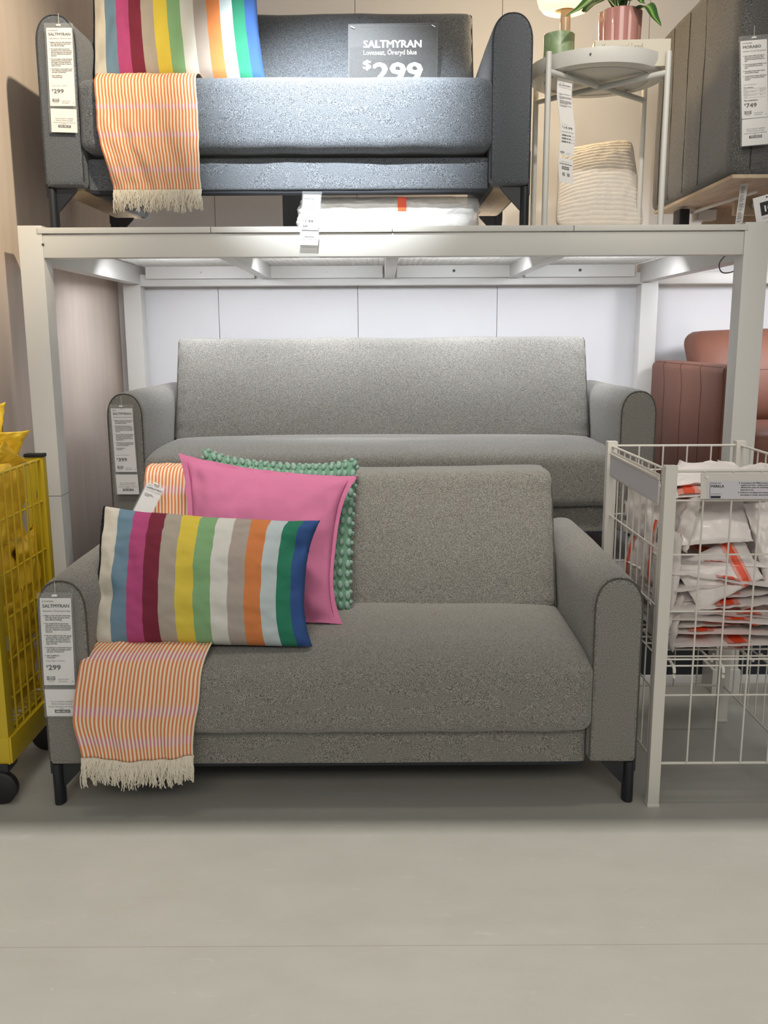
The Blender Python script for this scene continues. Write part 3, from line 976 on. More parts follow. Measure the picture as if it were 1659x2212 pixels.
# knit cushion under the tray table
kc = [at(1203, 328, 3.56), at(1368, 302, 3.60), at(1395, 494, 3.42), at(1196, 494, 3.40)]
f_, nr_ = pillow_fn(kc, 0.070, (0.008, 0.0), 9, crumple=0.005, rc=0.10)
mb = MB()
def kf(u, v, side):
    a = abs(math.sin(v * math.pi * 23))
    return f_(u, v, side) + nr_ * side * (0.0050 * a ** 0.6 + 0.0006 * math.sin(u * 300 + v * 120 * (1 if int(v * 23) % 2 else -1))) * min(1, 12 * min(u, 1 - u, v, 1 - v) + 0.3)
mb.grid(150, 184, lambda u, v: kf(u, v, 1)); mb.grid(40, 40, lambda u, v: f_(u, v, -1))
tag(mb.build('cushion', M['knit']), 'oatmeal ribbed knit cushion standing under the white tray table', 'cushion')


# ================================================================== TEXT / TAGS
def text_verts(body, size, bold=0.0, align='LEFT', stretch=1.0):
    cu = bpy.data.curves.new('t', 'FONT')
    cu.body = body
    cu.size = size
    cu.align_x = align
    cu.resolution_u = 2
    if bold: cu.offset = bold * size
    o = bpy.data.objects.new('t', cu)
    col.objects.link(o)
    dg = bpy.context.evaluated_depsgraph_get()
    me = bpy.data.meshes.new_from_object(o.evaluated_get(dg))
    vs = [(v.co.x * stretch, v.co.y) for v in me.vertices]
    fs = [tuple(p.vertices) for p in me.polygons]
    bpy.data.objects.remove(o); bpy.data.curves.remove(cu); bpy.data.meshes.remove(me)
    return vs, fs


class Plane:
    """maps tag coordinates (x right 0..1, y down, unit = paper width) into the world"""
    def __init__(s, TL, TR, BL, h, bend=None):
        s.TL = Vector(TL); s.ex = Vector(TR) - s.TL; s.ey = (Vector(BL) - s.TL) / h
        n = s.ex.cross(s.ey).normalized()
        if n.y > 0: n = -n
        s.n = n
        s.bend = bend or (lambda y: 0)
    def __call__(s, x, y, o=0.0):
        bx, bn = (s.bend(y), 0) if not isinstance(s.bend(y), tuple) else s.bend(y)
        return s.TL + s.ex * (x + bx) + s.ey * y + s.n * (o + bn)


class Print:
    def __init__(s, pl): s.pl = pl; s.v = []; s.f = []
    def text(s, body, x, y, size, bold=0.0, align='LEFT', stretch=1.0, off=0.0006, width=None):
        vs, fs = text_verts(body, size, 0.0, align, stretch)
        if width and vs:
            w0 = max(v[0] for v in vs) - min(v[0] for v in vs)
            k = width / w0
            vs = [(v[0] * k, v[1]) for v in vs]
        # heavier strokes: the same glyphs struck a few times side by side
        shifts = [(0, 0)]
        if bold:
            q = (0.008 + bold * 0.9) * size
            shifts = [(-q, 0), (q, 0), (0, q * 0.7), (0, -q * 0.7), (0, 0)] if size > 0.05 else [(-q, 0), (q, 0)]
        for q_, (dx, dy) in enumerate(shifts):
            b = len(s.v)
            s.v += [s.pl(x + vx + dx, y - vy + dy, off + 0.00012 * q_) for vx, vy in vs]
            s.f += [tuple(b + i for i in f) for f in fs]
    def rect(s, x0, y0, x1, y1, off=0.0005, n=1):
        for k in range(n):
            ya, yb = y0 + (y1 - y0) * k / n, y0 + (y1 - y0) * (k + 1) / n
            b = len(s.v)
            s.v += [s.pl(x0, ya, off), s.pl(x1, ya, off), s.pl(x1, yb, off), s.pl(x0, yb, off)]
            s.f.append((b, b + 1, b + 2, b + 3))
    def ellipse(s, cx, cy, rx, ry, off):
        b = len(s.v)
        s.v += [s.pl(cx + rx * math.cos(2 * math.pi * k / 24), cy + ry * math.sin(2 * math.pi * k / 24), off) for k in range(24)]
        s.f.append(tuple(range(b, b + 24)))
    def build(s, name, mat, parent, label=None):
        me = bpy.data.meshes.new(name)
        me.from_pydata([tuple(v) for v in s.v], [], s.f)
        me.materials.append(mat)
        o = bpy.data.objects.new(name, me); col.objects.link(o); o.parent = parent
        if label: o['label'] = label
        return o


def sheet(pl, x0, y0, x1, y1, off, th, n=12):
    mb = MB()
    mb.grid(2, n, lambda u, v: pl(x0 + (x1 - x0) * u, y0 + (y1 - y0) * v, off))
    mb.grid(2, n, lambda u, v: pl(x0 + (x1 - x0) * u, y0 + (y1 - y0) * v, off - th))
    for xx in (x0, x1):
        mb.grid(1, n, lambda u, v: pl(xx, y0 + (y1 - y0) * v, off - th * u))
    for yy in (y0, y1):
        mb.grid(2, 1, lambda u, v: pl(x0 + (x1 - x0) * u, yy, off - th * v))
    return mb


SALT = [["Elegant, sleek sofa with simple lines", "and a slim design that goes well in", "many different settings."],
        ["The rounded backrest and armrests", "add softness to the overall expression,", "while the placement of the legs gives", "the sofa a distinctive and personal", "character."],
        ["The seat cushion is built with zig-zag", "springs and foam, providing medium-", "firm comfort. The back cushion has", "foam filling that helps it keep its", "shape over time."],
        ["The backrest is stored inside the arm-", "rests, making the packaging smaller", "and easier to bring home."]]


def make_tag(label, quad, h, head, title, sub, paras, design, price, number, quad2=None, h2=0.84, also=None, bend=None, clip=True, ystart=0.57, pr_y=None, title_w=0.85, extra=None, second='scan', sleeve=True, logo=True, ext=0.0):
    """quad: TL,TR,BL of the paper"""
    pl = Plane(*quad, h, bend)
    t = empty('price_tag', tuple(quad[0]), label=label, cat='price tag', group='hanging price tags')
    inv = Matrix.Translation(-Vector(quad[0]))
    def par(o):
        o.parent = t
        o.matrix_parent_inverse = inv
        return o
    par(sheet(pl, 0, 0, 1, h, 0.0, 0.0006).build('paper_card', M['paper'], None, False))
    pk = Print(pl); gk = Print(pl)
    gk.text(head, 0.065, 0.125, 0.105)
    pk.text(title, 0.075, 0.295, 0.15, 0.018, width=title_w)
    if sub: gk.text(sub, 0.075, 0.43, 0.088, width=min(0.88, 0.043 * len(sub)))
    y = ystart
    for p in paras:
        pk.ellipse(0.095, y - 0.022, 0.014, 0.014, 0.0006)
        for ln in p:
            pk.text(ln, 0.14, y, 0.062, 0.014, width=min(0.82, 0.0225 * len(ln)))
            y += 0.064
        y += 0.062
    if also:
        pk.ellipse(0.095, y - 0.022, 0.014, 0.014, 0.0006)
        for ln in also:
            pk.text(ln, 0.14, y, 0.062, 0.012, width=0.0225 * len(ln)); y += 0.064
    if extra: extra(pk, gk)
    py_ = pr_y or h - 0.50
    if design: gk.text(design, 0.10, py_ - 0.27, 0.052, width=0.021 * len(design))
    if price:
        pk.text('$', 0.10, py_ - 0.085, 0.10, 0.022)
        pk.text(price, 0.165, py_, 0.22, 0.024, width=0.13 * len(price.replace('.', '')) + (0.06 if '.' in price else 0))
    yb = h - 0.225
    if logo:
        # furniture-store oval emblem
        pk.rect(0.10, yb - 0.055, 0.37, yb + 0.055, 0.0005)
        wk = Print(pl); wk.ellipse(0.235, yb, 0.125, 0.043, 0.0007)
        par(wk.build('emblem_oval', M['paper'], None))
        pk.text('IKEA', 0.128, yb + 0.027, 0.075, 0.034, width=0.215, off=0.0009)
        gk.text('Design and Quality', 0.13, yb + 0.09, 0.034, width=0.21)
        gk.text('IKEA of Sweden', 0.15, yb + 0.12, 0.034, width=0.17)
        gk.text('Over for more', 0.47, yb + 0.055, 0.068, width=0.33)
        gk.text('information', 0.47, yb + 0.125, 0.068, width=0.29)
        pk.ellipse(0.925, yb + 0.11, 0.016, 0.016, 0.0006)
    par(pk.build('black_print', M['ink'], None, None)); par(gk.build('grey_print', M['ink_grey'], None, None))
    if quad2:
        p2 = Plane(*quad2, h2, (lambda yy: bend(yy + h + 0.1)) if bend else None)
        par(sheet(p2, 0, 0, 1, h2, 0.0, 0.0006).build('number_card', M['paper'], None, False))
        k2 = Print(p2); g2 = Print(p2); w2 = Print(p2)
        if second == 'scan':
            g2.text('Scan to check for availability', 0.17, 0.40, 0.07, width=0.70)
            g2.text('Delivery charges may apply', 0.18, 0.475, 0.07, width=0.66)
            k2.text('Scan this code above or visit a Self-service', 0.08, 0.555, 0.045, 0.01, width=0.86)
            k2.text('point', 0.45, 0.60, 0.04, 0.01, width=0.10)
            k2.rect(0.27, 0.635, 0.76, 0.735)
            w2.text(number, 0.315, 0.712, 0.08, 0.02, width=0.40, off=0.0008)
        elif second == 'self':
            g2.text('Pick up this item in', 0.22, 0.26, 0.085, width=0.58)
            k2.text('SELF-SERVE FURNITURE AREA', 0.08, 0.42, 0.095, 0.02, width=0.86)
            k2.rect(0.25, 0.54, 0.75, 0.74)
            w2.text(number, 0.30, 0.69, 0.12, 0.02, width=0.40, off=0.0008)
            k2.rect(0.27, 0.95, 0.43, 1.15); k2.rect(0.60, 0.95, 0.76, 1.15)
            w2.text('4', 0.31, 1.11, 0.15, 0.02, off=0.0008); w2.text('7', 0.64, 1.11, 0.15, 0.02, off=0.0008)
        elif second == 'market':
            g2.text('Pick up this item in', 0.2, 0.2, 0.08, width=0.62)
            k2.text('MARKETPLACE', 0.24, 0.33, 0.08, 0.02, width=0.52)
            g2.text('HOME ORGANISATION', 0.08, 0.45, 0.08, width=0.84)
        par(k2.build('black_print', M['ink'], None)); par(g2.build('grey_print', M['ink_grey'], None))
        if w2.v: par(w2.build('number_print', M['paper'], None, 'white number'))
    if sleeve:
        # clear sleeve over both cards, continuing below
        hh = h
        if quad2:
            hh = h + 0.03 + h2 + 0.03 + ext
            bl2 = p2(0, h2)
            plS = Plane(quad[0], quad[1], tuple(bl2), h + 0.03 + h2, bend)
        else:
            plS = pl
        par(sheet(plS, -0.07, -0.17, 1.06, hh, 0.0022, 0.0003, 20).build('clear_sleeve', M['sleeve'], None, False))
    if clip:
        c = pl(0.5, -0.085, 0.003)
        par(MB().tube([c - pl.ex.normalized() * 0.0065, c + pl.ex.normalized() * 0.0065], 0.003, 8).build('fastener', M['clip'], None))
        par(MB().tube([c, c + Vector((0.0006, 0.003, 0.012)), c + Vector((0.0004, 0.004, 0.034))], 0.0005, 5).build('loop', M['clip'], None))
    return t


def q3(a, b, c, Y): return (at(*a, Y), at(*b, Y), at(*c, Y))


# upper loveseat tag
make_tag('price tag reading 299 on the left arm of the blue grey loveseat on the rack', q3((99.5, 60), (155, 60), (108.5, 229), 2.918), 3.0,
         'Loveseat', 'SALTMYRAN', 'Upholstery: Öreryd blue', SALT, 'Design: S Fager / E Hallström', '299', '506.185.37',
         q3((109, 234), (165, 236), (111.5, 285), 2.918), 0.92, also=['Also available in:', 'Öreryd gray-beige.'])
make_tag('price tag reading 399 on the left arm of the long middle sofa', q3((239, 882), (285.5, 882), (250, 1019.5), 3.105), 2.93,
         'Sofa', 'SALTMYRAN', 'Upholstery: Öreryd gray-beige', SALT, 'Design: S Fager / E Hallström', '399', '506.185.18',
         q3((249.5, 1025), (297, 1025), (253.5, 1067.5), 3.105), 0.88, also=['Also available in:', 'Öreryd blue.'])
make_tag('price tag reading 299 on the left arm of the front loveseat on the floor', q3((85.5, 1292), (153, 1292), (95.5, 1480), 2.137), 2.78,
         'Loveseat', 'SALTMYRAN', 'Upholstery: Öreryd gray-beige', SALT, 'Design: S Fager / E Hallström', '299', '806.185.31',
         q3((96, 1489), (164, 1489), (101.5, 1547), 2.137), 0.84, also=['Also available in:', 'Öreryd blue.'])


def ex_mor(pk, gk):
    gk.text('Design: IKEA of Sweden', 0.08, 1.68, 0.05, width=0.48)
    pk.text('This combination', 0.08, 1.79, 0.055, 0.01, width=0.38)
    for yy in (1.82, 1.90, 2.02, 2.16): gk.rect(0.08, yy, 0.94, yy + 0.006)
    gk.text('Article', 0.08, 1.88, 0.05, width=0.13); gk.text('Price   Qty', 0.70, 1.87, 0.045, width=0.22)
    gk.text('MORABO loveseat frame', 0.08, 1.96, 0.05, width=0.48); gk.text('$729   1', 0.70, 1.96, 0.05, width=0.20)
    gk.text('dark gray', 0.08, 2.01, 0.05, width=0.18)
    gk.text('MORABO leg 4 pack 5 7/8"', 0.08, 2.09, 0.05, width=0.50); gk.text('$20   1', 0.70, 2.09, 0.05, width=0.18)
    gk.text('wood', 0.10, 2.145, 0.05, width=0.11)
    pk.text('This combination:', 0.09, 2.29, 0.075, 0.02, width=0.53)


make_tag('price tag reading 749 on the charcoal sofa at the upper right', q3((1599.5, 89), (1657, 84), (1602.5, 257), 2.925), 2.95,
         'Loveseat', 'MORABO', 'Upholstery: Gunnared dark gray/wood',
         [["Seat cushions filled with high re-", "silient foam and polyester fiber", "wadding provide great seating com-", "fort."],
          ["Three wooden legs give MORABO an airy", "and stretched form and natural", "look."], ["Removable armrests make it easy to", "unlock without fixings."],
          ["10-year limited warranty. Read about", "the terms in the limited warranty", "brochure."]], None, '749', '930.620.93',
         q3((1603, 258.5), (1660, 253), (1602.5, 316), 2.925), 1.0, pr_y=2.53, title_w=0.68, ystart=0.60, extra=ex_mor)


def bend_g(y): return (0.10 * math.sin(y * 1.35 + 0.4) * -1 + 0.04, 0.0)
def ex_gl(pk, gk):
    for i in range(3):
        yy = 3.55 + i * 0.22
        pk.rect(0.10, yy, 0.42, yy + 0.10); pk.rect(0.46, yy, 0.55, yy + 0.10); pk.rect(0.60, yy, 0.70, yy + 0.10)
        gk.text('$19.99', 0.74, yy + 0.09, 0.08, width=0.22)
    pk.text('Also available in other colors', 0.08, 3.38, 0.06, 0.01, width=0.8)


TLg, TRg, BLg = at(1204.5, 174, 3.012), at(1236, 181, 3.030), at(1208, 334, 3.012)
make_tag('curled price tag reading 19.99 hanging from the white tray table', (TLg, TRg, BLg), 5.0, 'Tray table', 'GLADOM', '17 1/2x20 5/8 " white',
         [["You can use the removable tray for", "serving."], ["The raised edge around the tray keeps", "glasses and cups in place and makes it", "easy to lift."],
          ["The edges of the tray and the feet", "of the frame are covered in plastic,", "which protects both floor and other", "surfaces from scratches."],
          ["Powder-coated steel is durable and", "easy to keep clean."]], 'Design: Ola Wihlborg', '19.99', '703.378.19',
         (at(1208, 339, 3.012), at(1239, 346, 3.030), at(1207, 392, 3.012)), 1.6, bend=bend_g, pr_y=3.15, ystart=0.85, extra=ex_gl, second='self', title_w=0.8, clip=False)
make_tag('price tag reading 1.99 hanging in front of the clear wrapped bundle', q3((655.5, 420), (693, 421), (650, 496), 2.885), 2.05,
         'Storage case', 'PÄRKLA', '21 ¾x19 ¼x7 ½ "', [["The products in the PÄRKLA series", "help you organize your home –", "saving you time and offering more", "space for everything that is"],
                                                      ["Perfect for everything from seasonal", "decorations to clothes, shoes"]], None, '1.99', '',
         q3((649, 499), (689, 500), (647, 529), 2.885), 0.75, pr_y=1.62, title_w=0.55, ystart=0.55, second='market', clip=False, ext=0.75)
make_tag('price tag of the throw, tilted on the back of the front loveseat', (at(319, 1042, 2.585), at(355, 1055.5, 2.585), at(272, 1135, 2.545)), 2.75,
         'Throw', 'LAPPKATTFOT', '51x67 " bright orange/white', [["Throw with a modern", "look and fringes on the", "short edges."]], None, '', '', ystart=0.62, title_w=0.88, logo=False)

# large sign standing behind the upper seat
A, B, Cc = at(752, 52, 3.33), at(946, 50, 3.33), at(752, 205, 3.33)
sg = empty('sign_holder', tuple(A), label='clear plastic sign with white lettering standing against the blue grey backrest', cat='sign')
inv = Matrix.Translation(-A)
plS = Plane(A, B, Cc, 0.79)
o = sheet(plS, 0, 0, 1, 0.79, 0, 0.002).build('clear_panel', M['acrylic'], None, False); o.parent = sg; o.matrix_parent_inverse = inv
pr = Print(plS)
pr.text('SALTMYRAN', 0.168, 0.265, 0.115, 0.022, width=0.645, off=0.001)
pr.text('Loveseat, Öreryd blue', 0.168, 0.345, 0.078, 0.0, width=0.595, off=0.001)
pr.text('$', 0.160, 0.50, 0.135, 0.03, width=0.085, off=0.001)
pr.text('299', 0.275, 0.645, 0.30, 0.036, width=0.54, off=0.001)
o = pr.build('white_lettering', M['signtext'], None); o.parent = sg; o.matrix_parent_inverse = inv
k = Print(plS)
k.rect(0, 0, 1, 0.004, 0.0008); k.rect(0, 0, 0.003, 0.79, 0.0008); k.rect(0.997, 0, 1, 0.79, 0.0008); k.rect(0.10, 0.028, 0.93, 0.031, 0.0008)
o = k.build('panel_edge', M['ink_grey'], None); o.parent = sg; o.matrix_parent_inverse = inv
for (x, y) in ((0.05, 0.035), (0.95, 0.03)):
    c = plS(x, y, 0.003)
    o = MB().tube([c - Vector((0.006, 0, -0.002)), c + Vector((0.006, 0, -0.004))], 0.0018, 6).build('peg', M['paper'], None); o.parent = sg; o.matrix_parent_inverse = inv

# ================================================================== WRAPPED BUNDLE on the rack
bn = empty('wrapped_bundle', (0.02, 3.0, DECK_Z + 0.002), label='white folded covers in clear crinkled wrap below the blue grey loveseat', cat='package')
def wbn(p, q):
    p = p.copy()
    n = fbm((p.x * 9, p.y * 9, p.z * 18), 1.5, 4)
    p += Vector((q.x * 0.012, q.y * 0.004, 0.002)) * n
    return p
MB().roundbox((0, 0.20, 0.040), (0.262, 0.185, 0.040), 0.020, 30, wbn).build('folded_covers', M['foamwhite'], bn)
MB().roundbox((0, 0.19, 0.078), (0.245, 0.17, 0.004), 0.003, 12, wbn).build('folded_edge', M['bag'], bn)
MB().roundbox((0, 0.20, 0.0515), (0.292, 0.20, 0.051), 0.030, 40, wbn).build('clear_wrap', M['bagclear'], bn)
MB().box(0.028, 0.056, -0.002, 0.012, 0.055, 0.098, 0.002).build('orange_label', M['zip'], bn)
tag(MB().box(-0.362, -0.285, 3.42, 3.44, DECK_Z, DECK_Z + 0.19).build('grey_board', M['platform'], None, False), 'narrow dark grey board standing on the rack left of the clear wrapped bundle', 'board')

# ================================================================== TRAY TABLE
tt = empty('tray_table', (0.718, 3.235, DECK_Z + 0.002), label='round white steel tray table on the rack beside the blue grey loveseat', cat='side table')
TZ = 0.500
prof = [(0.0, TZ), (0.205, TZ), (0.213, TZ + 0.004), (0.222, TZ + 0.042), (0.2245, TZ + 0.042), (0.2235, TZ + 0.02), (0.216, TZ - 0.001), (0.208, TZ - 0.004), (0.175, TZ - 0.004), (0.172, TZ - 0.001), (0.168, TZ - 0.004), (0.0, TZ - 0.004)]
MB().lathe(prof, (0, 0, 0), 72).build('tray', M['tray'], tt)
for (lx, ly) in ((-0.192, -0.175), (0.185, -0.175), (-0.172, 0.185), (0.212, 0.185)):
    MB().tube([(lx, ly, 0), (lx, ly, TZ + 0.035), (lx, ly, TZ + 0.040)], 0.0095, 14).build('leg', M['tray'], tt)
MB().tube([(-0.192, -0.175, TZ - 0.018), (0.01, 0.0, TZ - 0.018), (0.212, 0.185, TZ - 0.018)], 0.0095, 12).build('cross_bar', M['tray'], tt)
MB().tube([(0.185, -0.175, TZ - 0.022), (0.0, 0.0, TZ - 0.024), (-0.172, 0.185, TZ - 0.022)], 0.0095, 12).build('cross_bar', M['tray'], tt)
MB().lathe([(0.168, 0.075), (0.173, 0.075), (0.173, 0.082), (0.168, 0.082), (0.168, 0.075)], (0, 0, TZ - 0.081), 60).build('underside_ring', M['tray'], tt)
MB().tube([(-0.07, -0.2165, TZ + 0.022), (-0.07, -0.2105, TZ + 0.022)], 0.003, 8).build('rivet', M['gap'], tt)
TOPZ = DECK_Z + 0.002 + TZ

# lamp
lx, ly = 0.582, 3.20
lm = empty('table_lamp', (lx, ly, TOPZ), label='lit table lamp with opal glass shade on the tray table', cat='lamp')
MB().lathe([(0, -0.03), (0.048, -0.03), (0.050, -0.028), (0.050, 0.098), (0.048, 0.100), (0, 0.100)], (0, 0, 0.031), 48).build('lamp_base', M['marble'], lm, label='green marble drum base')
MB().lathe([(0, 0.1), (0.0165, 0.1), (0.0165, 0.176), (0, 0.176)], (0.018, -0.004, 0.031), 32).build('stem', M['travertine'], lm, label='tan stone column')
MB().lathe([(0.0, 0.174), (0.040, 0.176), (0.042, 0.179), (0.0, 0.180)], (0.018, -0.004, 0.030), 40).build('shade_plate', M['travertine'], lm)
sh = [(0.038, 0.172), (0.066, 0.172), (0.082, 0.178), (0.094, 0.190), (0.101, 0.210), (0.104, 0.235), (0.100, 0.262), (0.088, 0.286), (0.060, 0.302), (0.0, 0.308)]
MB().lathe([(r_ * 0.92 if r_ > 0.04 else r_, z_) for r_, z_ in sh], (0.018, -0.004, 0.028), 56).build('lamp_shade', M['opal'], lm)
light('table_lamp_glow', 'POINT', (lx, ly + 0.10, TOPZ + 0.42), None, 1.7, (1.0, 0.74, 0.42), shadow_soft_size=0.10)
light('table_lamp_glow_low', 'POINT', (lx, ly + 0.30, TOPZ + 0.20), None, 8.5, (1.0, 0.74, 0.42), shadow_soft_size=0.06)

# book
BKX, BKY = 0.800, 3.17
bk_ = empty('book', (BKX, BKY, TOPZ + 0.001), rz=R(-4), label='thick cream book lying on the tray table beneath the pink pot', cat='book')
MB().box(-0.115, 0.115, -0.085, 0.085, 0.004, 0.076, 0.002).build('pages', M['bookcover'], bk_)
MB().box(-0.118, 0.118, -0.088, 0.088, 0.076, 0.080, 0.001).box(-0.118, 0.118, -0.088, 0.088, 0.0, 0.004, 0.001).box(-0.118, 0.118, -0.090, -0.086, 0.0, 0.080, 0.001).build('cover', M['bookcover'], bk_)
MB().box(-0.1195, -0.1185, -0.085, 0.085, 0.002, 0.078).build('fore_edge', M['bookred'], bk_, label='dark red edge')
pb = Print(Plane((-0.105, -0.0906, 0.078), (0.105, -0.0906, 0.078), (-0.105, -0.0906, 0.040), 0.18))
pb.text('Konnunnni Land', 0.04, 0.14, 0.15, 0.0, width=0.6)
pb.build('spine_print', M['booktext'], bk_)

# pot and plant
pt = empty('potted_plant', (0.772, 3.17, TOPZ + 0.082), label='variegated green plant in a scalloped pink pot on the book', cat='plant')
NL = 9
MB().lathe([(0, 0), (0.060, 0), (0.066, 0.004), (0.0675, 0.05), (0.069, 0.103), (0.066, 0.106), (0.062, 0.100), (0.060, 0.094), (0, 0.094)], (0, 0, 0), 120,
           fn=lambda a: 0.93 + 0.085 * abs(math.sin(a * NL / 2)) ** 0.7).build('pot', M['pot'], pt, label='pink glazed scalloped pot')
MB().lathe([(0, 0.097), (0.054, 0.095)], (0, 0, 0), 40).build('soil', M['soil'], pt)
def leaf(path, width, name='leaf', droop=0.0):
    P = catmull(path, 8)
    n = len(P) - 1
    mb = MB()
    def f(u, v):
        i = min(n, int(v * n + 0.5))
        p = P[i]
        t = (P[min(n, i + 1)] - P[max(0, i - 1)]).normalized()
        s = t.cross(Vector((0, -0.55, 0.83)))
        if s.length < 0.05: s = Vector((1, 0, 0))
        s.normalize()
        nn = s.cross(t)
        ww = width * (max(0.0, math.sin(math.pi * (0.05 + 0.95 * v) ** 0.8)) ** 0.75)
        a = 2 * u - 1
        return p + s * a * ww + nn * (0.25 * ww * abs(a)) + nn * 0.003 * math.sin(v * 14)
    mb.grid(10, n, f)
    o = mb.build(name, M['leaf'], pt)
    md = o.modifiers.new('thickness', 'SOLIDIFY'); md.thickness = 0.0008
    return o
pl0 = Vector((0.772, 3.17, TOPZ + 0.082))
def L(px, py, Y): return at(px, py, Y) - pl0
leaf([(0, 0, 0.095), L(1310, -4, 3.14), L(1283, -2, 3.10), L(1255, 14, 3.07), L(1222, 38, 3.05)], 0.020)
leaf([(0, 0, 0.095), L(1318, -6, 3.16), L(1285, 8, 3.14), L(1262, 24, 3.12), L(1265, 14, 3.12)], 0.014)
leaf([(0.02, 0, 0.095), L(1378, 20, 3.13), L(1395, 14, 3.10), L(1412, 32, 3.08), L(1427, 58, 3.07)], 0.026)
leaf([(0.0, 0, 0.095), L(1350, -30, 3.12), L(1372, -22, 3.08), L(1385, 0, 3.06), L(1392, 10, 3.06)], 0.022)
leaf([(0.0, 0, 0.095), L(1330, -20, 3.12), L(1305, -30, 3.08), L(1290, -16, 3.06), L(1284, 4, 3.05)], 0.022)
leaf([(0.0, 0, 0.095), L(1340, -20, 3.2), L(1345, -50, 3.2), L(1352, -80, 3.18), L(1360, -100, 3.15)], 0.030)
leaf([(0.0, 0, 0.095), L(1320, -10, 3.22), L(1310, -40, 3.25), L(1295, -80, 3.26), L(1270, -100, 3.26)], 0.030)
leaf([(0.0, 0, 0.095), L(1350, 2, 3.14), L(1368, 0, 3.11), L(1380, -10, 3.1), L(1392, -30, 3.1)], 0.020)
MB().tube([(0, -0.01, 0.095), L(1334, 4, 3.15), L(1333, -30, 3.15)], 0.0022, 6).build('stem', M['stem'], pt)
for k in range(5):
    a = k * 1.25
    MB().tube([(0.02 * math.cos(a), 0.02 * math.sin(a), 0.107), (0.035 * math.cos(a), 0.035 * math.sin(a), 0.16)], 0.002, 6).build('stem', M['stem'], pt)

# hanging long label and warranty card at the charcoal sofa
lab = empty('care_label', tuple(at(1600, 398, 3.05)), label='long white printed label hanging under the charcoal sofa', cat='label')
inv = Matrix.Translation(-at(1600, 398, 3.05))
pl = Plane(at(1600, 398, 3.05), at(1616, 395, 3.05), at(1588, 486, 3.05), 5.6)
o = sheet(pl, 0, 0, 1, 5.6, 0, 0.0005).build('paper_strip', M['paper'], None, False); o.parent = lab; o.matrix_parent_inverse = inv
k = Print(pl)
for i in range(38):
    if i % 9 == 8: continue
    k.rect(0.12, 0.35 + i * 0.132, 0.55 + 0.33 * random.random(), 0.35 + i * 0.132 + 0.055)
o = k.build('small_print', M['ink_grey'], None); o.parent = lab; o.matrix_parent_inverse = inv
cA = at(1626, 429, 2.93)
cd = empty('warranty_card', tuple(cA), label='white card reading 10 on black, at the right end of the rack', cat='sign')
inv = Matrix.Translation(-cA)
pl = Plane(cA, at(1690, 410, 2.93), at(1634, 481, 2.93), 0.85)
o = sheet(pl, 0, 0, 1, 0.92, 0, 0.0012).build('card', M['paper'], None, False); o.parent = cd; o.matrix_parent_inverse = inv
k = Print(pl); k.rect(0.20, 0.22, 0.86, 0.68); k.ellipse(0.46, 0.085, 0.03, 0.03, 0.0006); k.text('10 year limited warranty', 0.22, 0.79, 0.05, width=0.6)
o = k.build('black_print', M['ink'], None); o.parent = cd; o.matrix_parent_inverse = inv
k = Print(pl); k.text('10', 0.28, 0.56, 0.30, 0.03, off=0.0009)
o = k.build('number_print', M['paper'], None, 'white number'); o.parent = cd; o.matrix_parent_inverse = inv

# ================================================================== WHITE WIRE CAGE
CX0, CX1, CY0, CY1, CH = 0.690, 1.062, 2.155, 2.680, 0.886
cg = empty('wire_cage', (CX0, CY0, 0), label='white wire basket cage full of clear zipped bags, right of the front loveseat', cat='basket')
def cbox(name, x0, x1, y0, y1, z0, z1, mat=M['cage'], bev=0.0015, par=None):
    return MB().box(x0 - CX0, x1 - CX0, y0 - CY0, y1 - CY0, z0, z1, bev).build(name, mat, par or cg)
hs = 0.0145
for (x, y) in ((CX0, CY0), (CX1, CY0), (CX0 - 0.010, CY1), (CX1, CY1)):
    p = cbox('post', x - hs, x + hs, y - hs, y + hs, 0, CH)
    MB().box(x - CX0 - hs - 0.001, x - CX0 + hs + 0.001, y - CY0 - hs - 0.001, y - CY0 + hs + 0.001, 0, 0.008, 0.001).build('foot_cap', M['cage'], p)
HZ = [0.872, 0.800, 0.665, 0.520, 0.395, 0.378, 0.300, 0.115]
def wires(name, a, b, hz, nv, zlo, zhi, r=0.0024):
    a = Vector(a); b = Vector(b)
    mb = MB()
    for i, z in enumerate(hz):
        rr = 0.0036 if i in (0, len(hz) - 1) else r
        mb.tube([(a.x, a.y, z), (b.x, b.y, z)], rr, 8)
    for k in range(1, nv):
        p = a.lerp(b, k / nv)
        off = Vector((b.y - a.y, -(b.x - a.x), 0)).normalized() * 0.004
        mb.tube([(p.x + off.x, p.y + off.y, zlo), (p.x + off.x, p.y + off.y, zhi)], r, 8)
    return mb.build(name, M['cage'], cg)
wd, dp = CX1 - CX0, CY1 - CY0
wires('front_grid', (hs, 0, 0), (wd - hs, 0, 0), HZ, 5, 0.115, 0.872)
wires('side_grid', (0, hs, 0), (-0.01, dp - hs, 0), [0.872, 0.80, 0.665, 0.52, 0.395, 0.30, 0.115], 9, 0.115, 0.872)
wires('side_grid', (wd, hs, 0), (wd, dp - hs, 0), [0.872, 0.80, 0.665, 0.52, 0.395, 0.30, 0.115], 9, 0.115, 0.872)
wires('rear_grid', (0, dp, 0), (wd - hs, dp, 0), [0.872, 0.80, 0.665, 0.52, 0.395, 0.30, 0.115], 5, 0.115, 0.872)
mb = MB()
for k in range(10):
    y = 0.03 + (dp - 0.06) * k / 9
    mb.tube([(0.005, y, 0.392), (wd - 0.005, y, 0.392)], 0.0024, 6)
for k in range(4):
    x = 0.03 + (wd - 0.06) * k / 3
    mb.tube([(x, 0.005, 0.388), (x, dp - 0.005, 0.388)], 0.003, 6)
mb.build('wire_shelf', M['cage'], cg)
